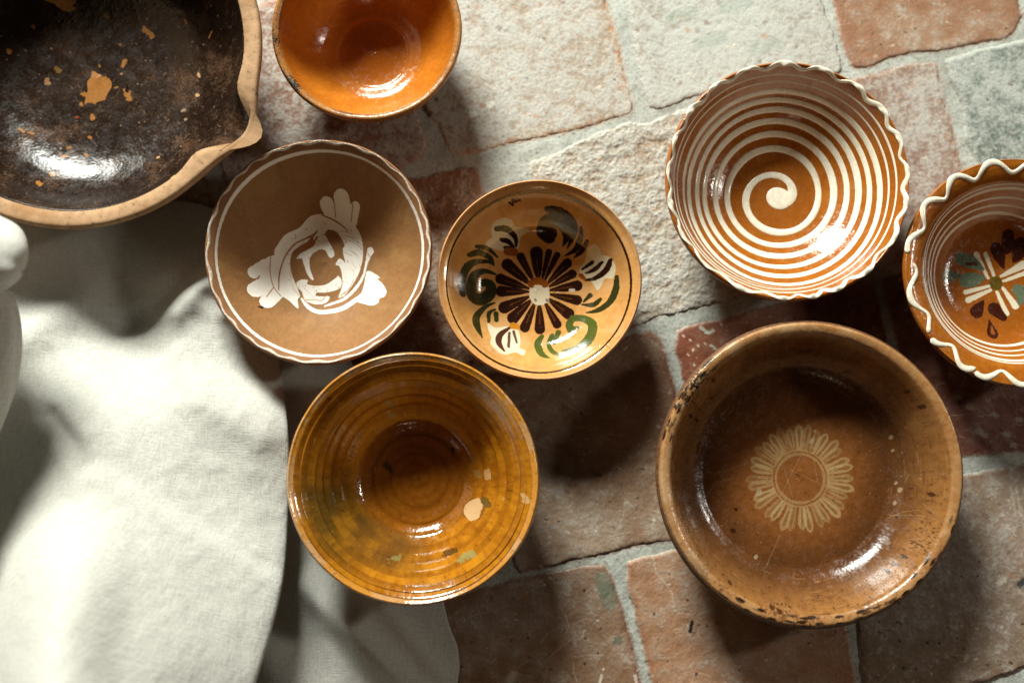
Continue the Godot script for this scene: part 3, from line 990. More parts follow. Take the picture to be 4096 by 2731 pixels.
# ------------------------------------------------------------------ the scene
func _ready() -> void:
	rng.seed = 7
	var camera := Camera3D.new()
	camera.name = "camera"
	camera.near = 0.05
	camera.far = 12.0
	var lens := CameraAttributesPhysical.new()
	lens.frustum_focal_length = 43.94
	lens.frustum_focus_distance = 1.07
	lens.exposure_aperture = 2.1
	camera.attributes = lens
	add_child(camera)
	camera.keep_aspect = Camera3D.KEEP_HEIGHT
	camera.fov = 30.55
	camera.transform = Transform3D(Basis(Vector3(0.99985, 0.01747, 0.0), Vector3(-0.00206, 0.11805, -0.99301), Vector3(-0.01735, 0.99285, 0.11807)), Vector3(0, 1.1, 0))
	camera.current = true

	var around := WorldEnvironment.new()
	around.name = "environment"
	var e := Environment.new()
	e.background_mode = Environment.BG_COLOR
	e.background_color = Color(0.011, 0.008, 0.0055).linear_to_srgb()
	e.tonemap_mode = Environment.TONE_MAPPER_LINEAR
	e.tonemap_exposure = 1.13
	e.sdfgi_enabled = true
	e.ssao_enabled = true
	e.ssil_enabled = true
	around.environment = e
	add_child(around)

	window_light("window_light", Vector3(-0.71, 1.33, -2.24), Vector3(0.0, 0.0, -0.14), Vector2(0.85, 0.50), 15.5, Color(0.99, 1.0, 0.965))
	window_light("side_window_light", Vector3(2.0, 1.25, -0.55), Vector3(0.0, 0.0, -0.15), Vector2(0.16, 0.28), 0.8, Color(1.0, 0.97, 0.92))
	window_light("room_light", Vector3(0.15, 1.5, 1.7), Vector3(0.0, 0.0, -0.1), Vector2(0.30, 0.20), 0.07, Color(1.0, 0.86, 0.7))
	window_light("wall_bounce_light", Vector3(-1.75, 1.95, -0.85), Vector3(0.0, 0.0, -0.14), Vector2(1.2, 1.2), 0.38, Color(1.0, 0.82, 0.64))

	noise_low = seamless(FastNoiseLite.TYPE_SIMPLEX_SMOOTH, 0.012, 4, 3)
	noise_mid = seamless(FastNoiseLite.TYPE_SIMPLEX_SMOOTH, 0.045, 4, 5)
	noise_fine = seamless(FastNoiseLite.TYPE_SIMPLEX_SMOOTH, 0.16, 3, 9)
	noise_cell = seamless(FastNoiseLite.TYPE_CELLULAR, 0.06, 1, 13)
	coarse = texture(noise_fine, 512, 512, Image.FORMAT_L8)
	var peel := PackedByteArray()
	peel.resize(512 * 512)
	for y in 512:
		for x in 512:
			var r := Vector2(x - 256, y - 256).length()
			peel[y * 512 + x] = int(clampf(0.5 + 0.03 * sin(r * 0.5 + look(noise_low, x, y) * 3.0) + (look(noise_low, x * 1.5, y * 1.5) - 0.5) * 0.7 + (look(noise_mid, x, y) - 0.5) * 0.35 + (look(noise_fine, x * 1.2, y * 1.2) - 0.5) * 0.26, 0.0, 1.0) * 255.0)
	relief = texture(peel, 512, 512, Image.FORMAT_L8)
	var even := PackedByteArray()
	var broken := PackedByteArray()
	for y in 512:
		for x in 512:
			var g := look(noise_fine, x, y) * 0.5 + look(noise_mid, x, y) * 0.5
			even.append(int(255.0 * (0.42 + 0.58 * soft(0.46, 0.74, g))))
			broken.append(int(255.0 * (0.46 + 0.34 * soft(0.32, 0.70, look(noise_fine, x, y) * 0.4 + look(noise_mid, x, y) * 0.6))))
	shine = texture(even, 512, 512, Image.FORMAT_L8)
	dull = texture(broken, 512, 512, Image.FORMAT_L8)

	lay_bricks()
	build_floor()
	build_cloth()
	black_bowl()
	orange_bowl()
	marbled_bowl()
	floral_bowl()
	spiral_bowl()
	wavy_bowl()
	amber_bowl()
	stamped_bowl()


func window_light(called: String, at: Vector3, to: Vector3, size: Vector2, energy: float, colour: Color) -> void:
	var l := AreaLight3D.new()
	l.name = called
	l.area_size = size
	l.area_normalize_energy = true
	l.light_energy = energy
	l.light_color = colour
	l.area_range = 8.0
	l.shadow_enabled = true
	add_child(l)
	l.look_at_from_position(at, to)


func lay_bricks() -> void:
	bricks = [
		brick_shape([-.107, -.502, .086, -.552, .107, -.446, .115, -.416, .121, -.386, .128, -.356, .13, -.343, .125, -.338, .114, -.335, .096, -.328, .073, -.322, .042, -.315, .012, -.309, -.013, -.302, -.027, -.299, -.039, -.305, -.049, -.328, -.06, -.339, -.086, -.445]),  # A
		brick_shape([-.278, -.426, -.213, -.442, -.12, -.466, -.099, -.469, -.092, -.445, -.073, -.367, -.066, -.337, -.062, -.321, -.057, -.309, -.065, -.296, -.083, -.287, -.149, -.271, -.215, -.255, -.232, -.251, -.237, -.266, -.246, -.294, -.263, -.366]),  # B
		brick_shape([-.448, -.384, -.292, -.423, -.275, -.366, -.258, -.294, -.246, -.247, -.399, -.209]),  # Z
		brick_shape([.103, -.553, .279, -.598, .305, -.448, .314, -.417, .32, -.393, .322, -.382, .318, -.378, .259, -.368, .186, -.356, .166, -.348, .155, -.344, .144, -.344, .141, -.35, .137, -.368, .132, -.395, .13, -.416, .125, -.446]),  # M
		brick_shape([.298, -.603, .479, -.645, .487, -.449, .49, -.434, .483, -.42, .473, -.412, .437, -.405, .413, -.4, .388, -.398, .365, -.393, .348, -.385, .331, -.383, .324, -.399, .32, -.417, .314, -.448]),  # L
		brick_shape([-.18, -.254, -.126, -.268, -.09, -.278, -.059, -.28, -.042, -.286, -.019, -.29, -.012, -.288, -.007, -.268, .002, -.236, .013, -.19, .026, -.128, .022, -.118, -.013, -.109, -.058, -.099, -.125, -.081, -.137, -.087]),  # D
		brick_shape([-.362, -.207, -.195, -.25, -.154, -.079, -.314, -.039]),  # D0
		brick_shape([.033, -.293, .041, -.297, .062, -.303, .079, -.314, .108, -.326, .125, -.332, .144, -.331, .155, -.338, .179, -.346, .213, -.352, .223, -.348, .233, -.306, .253, -.214, .259, -.182, .25, -.176, .198, -.163, .164, -.156, .152, -.153, .125, -.142, .097, -.136, .064, -.127, .058, -.134, .042, -.236, .035, -.282]),  # C
		brick_shape([.238, -.348, .245, -.356, .282, -.365, .326, -.373, .338, -.376, .354, -.38, .378, -.388, .406, -.391, .411, -.388, .413, -.364, .421, -.334, .425, -.31, .429, -.284, .437, -.237, .44, -.22, .429, -.214, .39, -.206, .351, -.198, .3, -.189, .273, -.184, .267, -.214, .248, -.306]),  # N
		brick_shape([.418, -.391, .443, -.4, .473, -.406, .538, -.423, .599, -.437, .615, -.355, .625, -.264, .528, -.24, .459, -.226, .451, -.231, .445, -.27, .44, -.299, .433, -.316, .432, -.346, .42, -.376]),  # O
		brick_shape([-.013, -.101, .022, -.109, .064, -.119, .097, -.128, .126, -.137, .131, -.138, .142, -.141, .151, -.135, .153, -.127, .162, -.098, .165, -.081, .172, -.046, .182, .004, .188, .033, .181, .039, .159, .044, .132, .048, .102, .056, .076, .06, .056, .066, .026, .072, .021, .065, .007, -.002]),  # E
		brick_shape([-.171, -.063, -.029, -.096, .009, .071, -.127, .103]),  # S
		brick_shape([.166, -.142, .187, -.148, .2, -.15, .236, -.16, .299, -.177, .34, -.185, .344, -.178, .348, -.16, .356, -.119, .367, -.061, .376, -.013, .369, -.005, .294, .012, .205, .029, .197, .026, .185, -.035, .172, -.088, .17, -.099, .167, -.114, .163, -.124]),  # F
		brick_shape([.351, -.189, .369, -.193, .413, -.202, .504, -.223, .518, -.14, .538, -.048, .472, -.034, .451, -.032, .417, -.029, .397, -.024, .391, -.028, .376, -.07, .363, -.128, .354, -.171]),  # G
		brick_shape([.299, .022, .307, .014, .36, -.001, .416, -.013, .45, -.019, .471, -.023, .54, -.037, .567, .138, .463, .153, .431, .164, .354, .18, .327, .186, .322, .165, .319, .119, .309, .069]),  # H
		brick_shape([.119, .061, .143, .056, .162, .052, .205, .042, .269, .027, .286, .024, .298, .071, .309, .119, .316, .165, .321, .19, .305, .198, .15, .231, .139, .161, .133, .14, .128, .118, .124, .1, .119, .079]),  # I
		brick_shape([-.047, .093, .019, .077, .053, .07, .076, .066, .1, .063, .109, .08, .113, .096, .122, .124, .129, .159, .139, .231, -.006, .259, -.014, .241]),  # K
		brick_shape([-.214, .13, -.065, .099, -.025, .261, -.172, .291]),  # K0
		brick_shape([-.335, -.024, -.186, -.059, -.144, .107, -.291, .138]),  # S0
		brick_shape([-.533, -.193, -.378, -.203, -.329, -.037, -.479, -.002]),  # Q1
		brick_shape([-.495, .015, -.35, -.019, -.306, .14, -.449, .173]),  # Q2
		brick_shape([-.379, .165, -.231, .134, -.189, .293, -.335, .325]),  # Q3
		brick_shape([-.62, -.343, -.466, -.379, -.415, -.209, -.557, -.189]),  # Q4
		brick_shape([-.302, -.598, -.132, -.641, -.111, -.49, -.284, -.448]),  # T1
		brick_shape([-.475, -.557, -.318, -.598, -.297, -.444, -.449, -.405]),  # T2
		brick_shape([-.116, -.689, .065, -.728, .085, -.574, -.093, -.527]),  # T3
		brick_shape([.081, -.729, .26, -.769, .277, -.623, .101, -.577]),  # T4
		brick_shape([.276, -.774, .462, -.81, .475, -.67, .294, -.628]),  # T5
		brick_shape([.495, -.64, .666, -.68, .671, -.462, .508, -.423, .499, -.44]),  # R1
		brick_shape([.525, -.224, .638, -.247, .643, -.075, .554, -.053]),  # R2
		brick_shape([.558, -.04, .666, -.062, .675, .106, .583, .132]),  # R3
		brick_shape([.333, .201, .462, .174, .494, .325, .366, .353]),  # V1
		brick_shape([.478, .17, .617, .147, .628, .301, .509, .321]),  # V2
		brick_shape([.158, .246, .318, .213, .347, .357, .188, .39]),  # V3
		brick_shape([-.653, -.177, -.54, -.191, -.488, 0, -.617, .026]),  # W1
		brick_shape([-.616, .03, -.502, .017, -.457, .175, -.575, .198]),  # W2
		brick_shape([-.534, .198, -.385, .169, -.341, .325, -.487, .352]),  # W3
		brick_shape([-.322, .333, -.176, .301, -.136, .451, -.279, .479]),  # W4
		brick_shape([-.164, .301, -.014, .269, .022, .422, -.126, .449]),  # W5
		brick_shape([.001, .276, .143, .248, .173, .394, .036, .421]),  # V4
	]
	# tone, second tone, lime bloom, roughness, height in mm, tone of the broken edge
	var named := [
		["#a6937e", "#ae9e90", 0.64, 0.40, 0.4, "#b4784e"],   # broad pale brick behind the orange bowl
		["#8c6a58", "#a48370", 0.60, 0.6, 0.0, "#a06448"],
		["#8c6a58", "#a08470", 0.5, 0.6, 0.0, "#94644e"],
		["#a09688", "#a2a296", 0.74, 0.35, 0.2, "#a89a88"],   # whitened brick at the top
		["#94684a", "#a07c60", 0.40, 0.22, 0.8, "#986a50"],  # orange brick, top right
		["#8e6246", "#a07c62", 0.48, 1.2, -0.4, "#985c3c"],  # pitted orange brick
		["#845a48", "#94705c", 0.4, 0.6, 0.0, "#8c5c44"],
		["#a08a72", "#b0a490", 0.66, 1.5, 0.6, "#b4aa96"],   # rough, flaking brick
		["#927666", "#a08c7e", 0.56, 0.45, 0.4, "#966a52"],   # rose brick right of the spiral
		["#667066", "#8c968c", 0.58, 0.45, 0.3, "#74796e"],   # grey-green brick
		["#8a6a50", "#987e66", 0.34, 0.30, 0.6, "#80523e"],  # smooth brown brick in the middle
		["#6c4636", "#7e5a4a", 0.38, 0.4, 0.2, "#784e3e"],
		["#74391f", "#84482e", 0.20, 0.25, 0.8, "#7e4028"],  # dark red
		["#6a3220", "#784432", 0.22, 0.25, 0.9, "#6e4030"],  # dark red, right
		["#867058", "#927a6a", 0.42, 0.30, 0.6, "#7e5a48"],   # brown-grey, bottom right
		["#a2724e", "#ae8060", 0.32, 0.30, 0.9, "#945838"],  # terracotta, bottom
		["#866448", "#947660", 0.34, 0.30, 0.5, "#7a4c38"],  # brown, bottom
	]
	for k in bricks.size():
		var v: Array = named[k] if k < named.size() else named[[1, 6, 10, 14, 16, 8, 15][k % 7]]
		brick_look.append([Color(v[0]), Color(v[1]), v[2], v[3], v[4] + 0.2 * sin(k * 5.1), v[5]])


func black_bowl() -> void:
	var root := thing("large_black_bowl", Vector3(-0.3476, 0.003, -0.3680))
	tag(root, "large bowl with worn black glaze inside, pale clay rim and pouring spout", "bowl")
	var c := ware("black", {"ochre": Color("#96632f")})
	c.faint = 0.5
	for k in 900:
		var a := rng.randf() * TAU
		var r := sqrt(rng.randf()) * 0.88
		var p := Vector2(r * cos(a), r * sin(a))
		if p.y + 0.4 * p.x < rng.randf_range(-0.6, 0.4):
			continue
		var d := Vector2.from_angle(rng.randf() * TAU) * rng.randf_range(0.006, 0.03)
		c.faint = rng.randf_range(0.12, 0.5)
		c.stroke("#a39484", [p.x, p.y, 0.0018, p.x + d.x * 0.5 + d.y * 0.1, p.y + d.y * 0.5, 0.0022, p.x + d.x, p.y + d.y, 0.0012])
	for k in 90:
		var p := Vector2.from_angle(rng.randf() * TAU) * sqrt(rng.randf()) * 0.85
		c.faint = rng.randf_range(0.25, 0.8)
		c.stroke("#a38c74", [p.x, p.y, rng.randf_range(0.002, 0.006), p.x + 0.004, p.y + 0.002, 0.003])
	c.faint = 0.95
	c.ragged = 3.0
	c.poly("ochre", [-.057, -.028, -.025, -.01, .003, -.001, .041, .018, .05, .037, .052, .075, .026, .113, .023, .142, -.018, .156, -.035, .166, -.072, .161, -.094, .171, -.091, .133, -.101, .114, -.084, .09, -.086, .038, -.065, .009])
	c.stroke("ochre", [-.115, .105, .012, -.101, .114, .012])
	c.stroke("ochre", [-.115, .166, .011, -.112, .171, .011])
	c.stroke("ochre", [.229, -.279, .016, .276, -.236, .018])
	c.stroke("#3a2418", [.461, -.34, .011, .487, -.293, .012])
	c.stroke("ochre", [.472, -.321, .004, .482, -.298, .004])
	c.stroke("ochre", [.139, .089, .019, .156, .127, .019])
	c.stroke("#0c0604", [.141, .056, .008, .144, .089, .009])
	c.stroke("ochre", [.124, -.086, .012, .109, -.062, .012])
	c.stroke("#6a4a22", [-.26, -.036, .016, -.252, -.029, .016])
	c.stroke("#8a6440", [-.314, .031, .015, -.31, .045, .015])
	c.stroke("#8a5a2a", [-.525, -.132, .012, -.523, -.123, .012])
	c.stroke("ochre", [.644, -.227, .005, .621, -.199, .007])
	c.stroke("#b89468", [.553, -.002, .009, .56, .015, .009])
	c.stroke("#b89468", [.549, .126, .008, .559, .128, .008])
	c.stroke("ochre", [-.051, .232, .011, -.045, .257, .011])
	c.stroke("ochre", [-.204, .48, .009, -.18, .481, .009])
	c.stroke("#a88464", [-.239, .594, .011, -.23, .611, .011])
	c.stroke("ochre", [-.288, .662, .011, -.275, .677, .011])
	c.stroke("ochre", [-.443, .328, .007, -.421, .342, .007])
	c.stroke("ochre", [-.396, .347, .007, -.371, .35, .007])
	c.poly("ochre", [-.345, -.437, -.172, -.449, -.165, -.431, -.185, -.398, -.165, -.408, -.172, -.384, -.216, -.374, -.244, -.383, -.279, -.409, -.321, -.426])
	c.stroke("#7a5028", [.009, -.368, .011, .016, -.354, .011])
	c.stroke("#7a5028", [-.398, -.283, .01, -.396, -.275, .01])
	c.stroke("ochre", [-.061, .366, .008, -.052, .368, .008])
	c.stroke("ochre", [-.076, .471, .009, -.064, .476, .009])
	c.stroke("ochre", [-.164, .429, .008, -.173, .431, .008])
	c.stroke("#b89468", [.544, .723, .01, .551, .719, .01])
	c.stroke("#b89468", [.343, .495, .007, .355, .492, .007])
	c.stroke("#8c7a66", [.465, .214, .009, .48, .208, .009])
	c.stroke("#8c7a66", [.489, .266, .007, .494, .265, .007])
	c.stroke("ochre", [.07, .07, .006, .084, .066, .006])
	c.stroke("ochre", [.104, -.012, .006, .108, -.012, .006])
	c.stroke("ochre", [-.022, -.065, .007, -.017, -.057, .007])
	c.stroke("#7a3a1c", [-.141, .247, .009, -.132, .248, .009])
	c.stroke("#7a5028", [.088, -.19, .008, .093, -.186, .008])
	var b := Bowl.new()
	b.radius = 0.1558
	b.seed_turn = 0.6
	b.uneven = 0.005
	b.spout = true
	b.profile = outside(0.1558, 0.090, 0.078) + [Vector2(0.1452, 0.0896), Vector2(0.1398, 0.0855), Vector2(0.1368, 0.076), Vector2(0.1308, 0.056), Vector2(0.1185, 0.0375), Vector2(0.0995, 0.0215), Vector2(0.076, 0.0125), Vector2(0.045, 0.0095), Vector2(0.0, 0.009)]
	var m := pottery(c, 0.42, 0.42, 0.05)
	m.roughness_texture = dull
	var rim := pottery(c, 0.75, 0.3, 0.06)
	throw(root, b, {"foot_ring": [0, 4, rim], "outer_wall": [4, 8, clay(Color("#a07a54"), Color("#84603c"))], "rim": [8, 10.8, rim], "glazed_inside": [10.8, b.profile.size() - 1, m]})


func orange_bowl() -> void:
	var root := thing("orange_bowl", Vector3(-0.106, 0.001, -0.3909))
	tag(root, "deep plain orange glazed bowl with brown rim, at the top beside the black bowl", "bowl")
	var c := ware("orange", {})
	c.faint = 0.45
	c.stroke("#9a5a2c", [-.003, -.538, .03, .039, -.489, .016])
	c.stroke("#a2622f", [.202, -.547, .041, .243, -.454, .026])
	c.stroke("#a2622f", [.398, -.503, .041, .307, -.39, .02])
	c.stroke("#9a5a2c", [.285, -.377, .014, .156, -.419, .006])
	c.stroke("#b07a48", [.495, -.432, .005, .547, -.31, .01])
	c.stroke("#20241c", [-.891, .441, .008, -.839, .514, .012, -.746, .627, .014])
	c.stroke("#1c201c", [-.762, .596, .02, -.741, .622, .018])
	c.stroke("#2a1c10", [-.185, .92, .008, -.165, .925, .008])
	c.stroke("#3a2414", [-.362, .881, .006, -.325, .884, .006])
	for k in 90:
		var a := rng.randf_range(0.3, 2.6)
		var r := rng.randf_range(0.35, 0.9)
		c.faint = rng.randf_range(0.2, 0.7)
		c.stroke("#e0b88a", [r * cos(a), r * sin(a), 0.003, r * cos(a + 0.02), r * sin(a + 0.02), rng.randf_range(0.001, 0.005)])
	var b := Bowl.new()
	b.radius = 0.081
	b.seed_turn = 2.0
	b.profile = outside(0.081, 0.068, 0.038) + [Vector2(0.0765, 0.0682), Vector2(0.0738, 0.0640), Vector2(0.069, 0.045), Vector2(0.058, 0.026), Vector2(0.045, 0.0135), Vector2(0.034, 0.0098), Vector2(0.029, 0.008), Vector2(0.016, 0.0076), Vector2(0.0, 0.009)]
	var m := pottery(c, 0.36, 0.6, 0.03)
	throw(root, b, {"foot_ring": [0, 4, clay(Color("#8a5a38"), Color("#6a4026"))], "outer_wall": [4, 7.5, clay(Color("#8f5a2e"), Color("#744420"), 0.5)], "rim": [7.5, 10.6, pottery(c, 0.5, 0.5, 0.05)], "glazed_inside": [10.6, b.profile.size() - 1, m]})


func marbled_bowl() -> void:
	var root := thing("marbled_bowl", Vector3(-0.1437, 0.004, -0.1988))
	tag(root, "matt brown bowl with white marbled swirl inside, beside the cloth", "bowl")
	var white := Color("#efeae0")
	var clay_tone := Color("#a06439")
	var c := ware("brown", {})
	c.stroke(white, [-.007, -.533, .063, .049, -.423, .058])
	c.stroke(white, [.13, -.579, .072, .162, -.388, .074])
	c.stroke(white, [.256, -.5, .045, .233, -.369, .033])
	c.poly(white, [.014, -.443, .115, -.467, .185, -.4, .248, -.345, .305, -.247, .327, -.132, .322, -.017, .288, .112, .233, .212, .171, .299, .108, .33, .114, .291, .141, .212, .134, .097, .109, .029, .074, .018, .101, -.036, .132, -.033, .165, -.004, .135, -.119, .153, -.169, .098, -.262, .055, -.302, -.002, -.312, -.03, -.276, -.072, -.248, -.129, -.261, -.191, -.196, -.254, -.16, -.323, -.101, -.346, -.015, -.333, .086, -.296, .186, -.259, .272, -.243, .315, -.265, .347, -.253, .434, -.333, .366, -.395, .325, -.443, .284, -.463, .167, -.5, .054, -.514, -.038, -.483, -.062, -.483, -.104, -.444, -.178, -.39, -.251, -.323, -.291, -.255, -.329, -.176, -.419, -.098, -.448])
	c.poly(white, [-.515, -.045, -.593, .045, -.627, .073, -.619, .218, -.565, .299, -.519, .339, -.443, .284, -.408, .318, -.444, .165])
	c.stroke(white, [-.625, .123, .066, -.545, .044, .063])
	c.stroke(white, [-.612, .284, .072, -.513, .186, .069])
	c.stroke(white, [-.512, .384, .066, -.449, .299, .061])
	c.poly(white, [-.101, -.276, -.135, -.226, -.114, -.183, -.156, -.14, -.253, -.085, -.288, -.037, -.238, -.038, -.22, .019, -.186, .105, -.139, .162, -.125, .148, -.157, .069, -.167, -.017, -.14, -.082, -.07, -.126, -.021, -.116, .001, -.073, .03, -.043, .061, -.069, .05, -.119, .013, -.191, -.03, -.262])
	c.poly(white, [-.282, .186, -.234, .156, -.178, .163, -.184, .199, -.106, .215, -.008, .2, .076, .143, .103, .122, .133, .168, .127, .226, .078, .255, -.02, .277, -.09, .277, -.104, .306, -.047, .313, .023, .313, .01, .357, -.045, .385, -.129, .382, -.2, .351, -.231, .272, -.274, .229])
	c.stroke(white, [-.228, .337, .011, -.168, .411, .018, -.081, .455, .019, .016, .455, .021, .128, .432, .022, .225, .381, .023, .322, .31, .019])
	c.stroke(white, [.392, -.116, .03, .358, .012, .012, .331, .127, .012, .262, .242, .015, .158, .335, .014, .025, .385, .011, -.017, .4, .006])
	c.stroke(white, [.414, -.1, .014, .378, -.06, .019])
	c.poly(white, [.37, .077, .424, .095, .495, .152, .466, .158, .524, .215, .567, .296, .549, .347, .502, .356, .49, .401, .432, .421, .356, .398, .267, .36, .315, .302, .344, .214, .356, .127])
	c.stroke(clay_tone, [-.434, .268, .004, -.437, .106, .006, -.392, -.057, .006, -.31, -.17, .007, -.213, -.224, .007, -.136, -.261, .011, -.101, -.304, .006])
	c.stroke(clay_tone, [-.514, -.038, .003, -.518, .085, .003, -.483, .228, .003, -.412, .323, .003])
	c.stroke(clay_tone, [.058, -.581, .004, .07, -.423, .004])
	c.stroke(clay_tone, [.234, -.526, .004, .213, -.386, .004])
	c.stroke(clay_tone, [-.525, .339, .004, -.482, .25, .004])
	c.stroke(clay_tone, [-.639, .188, .004, -.608, .175, .007, -.6, .148, .004])
	c.stroke(clay_tone, [-.056, -.442, .006, .041, -.404, .007, .126, -.348, .006, .183, -.291, .003])
	c.stroke(clay_tone, [-.24, -.146, .011, -.142, -.183, .012, -.1, -.247, .008])
	c.stroke(clay_tone, [.246, .155, .003, .198, .248, .003, .122, .299, .003])
	c.stroke(clay_tone, [-.207, .351, .003, -.131, .343, .003, -.046, .349, .003, -.019, .313, .003])
	c.stroke(clay_tone, [-.084, .424, .003, .056, .423, .003, .194, .357, .003])
	c.stroke("#241008", [-.575, .447, .007, -.548, .453, .011])
	c.stroke(clay_tone, [.183, -.248, .002, .269, -.218, .002])
	c.ragged = 0.5
	c.ring(white, 0.912, 0.0105)
	c.ragged = 1.0
	for k in 110:    # the slip was dragged round with a brush
		var a := rng.randf() * TAU
		var rr := rng.randf_range(0.19, 0.39)
		var list: Array = []
		for j in 4:
			var t := a + j * 0.13
			list.append_array([0.045 + (rr + j * 0.006) * cos(t), 0.075 + (rr + j * 0.006) * sin(t), 0.0032 if j % 3 else 0.0012])
		var i := (int((list[4] + 1.05) / 2.1 * c.n) * c.n + int((list[3] + 1.05) / 2.1 * c.n)) * 3
		if c.rgb[i + 2] > 150:
			c.faint = rng.randf_range(0.12, 0.42)
			c.stroke("#a98c74" if k % 3 else "#7c5a44", list)
	c.faint = 0.75
	for k in 170:   # slip worn thin on the left of the swirl and here and there
		var p := Vector2(rng.randfn(0.0, 0.24), rng.randfn(0.05, 0.24))
		if p.length() < 0.42:
			c.faint = rng.randf_range(0.2, 0.7)
			c.stroke("#8f6244", [p.x, p.y, rng.randf_range(0.002, 0.007), p.x + rng.randf_range(-0.02, 0.02), p.y + rng.randf_range(-0.02, 0.02), 0.002])
	var b := Bowl.new()
	b.radius = 0.0955
	b.seed_turn = 4.2
	b.profile = outside(0.0955, 0.066, 0.045) + [Vector2(0.0922, 0.0655), Vector2(0.0885, 0.0618), Vector2(0.085, 0.056), Vector2(0.078, 0.045), Vector2(0.066, 0.030), Vector2(0.052, 0.017), Vector2(0.038, 0.0095), Vector2(0.02, 0.008), Vector2(0.0, 0.008)]
	var m := pottery(c, 0.62, 0.35, 0.03)
	throw(root, b, {"foot_ring": [0, 4, clay(Color("#8a5a3a"), Color("#6a4026"))], "outer_wall": [4, 8, clay(Color("#96603c"), Color("#7c4a2c"))], "rim": [8, 10.6, m], "inside": [10.6, b.profile.size() - 1, m]})
	var path: Array = []
	for k in 721:
		var t := k * TAU / 720.0
		var w := sin(t * 26.0 + 1.5 * sin(t * 3.0))
		path.append(Vector3(9.75 + 0.33 * w, t, 0.85 + 0.35 * sin(t * 9.0) * sin(t * 5.0) + 0.2 * w))
	var chalk := clay(Color("#d8cfc2"), Color("#ab9884"), 0.8)
	part("slip_wave", trail(b, path, 0.0012, 0.0004, true), chalk, root)


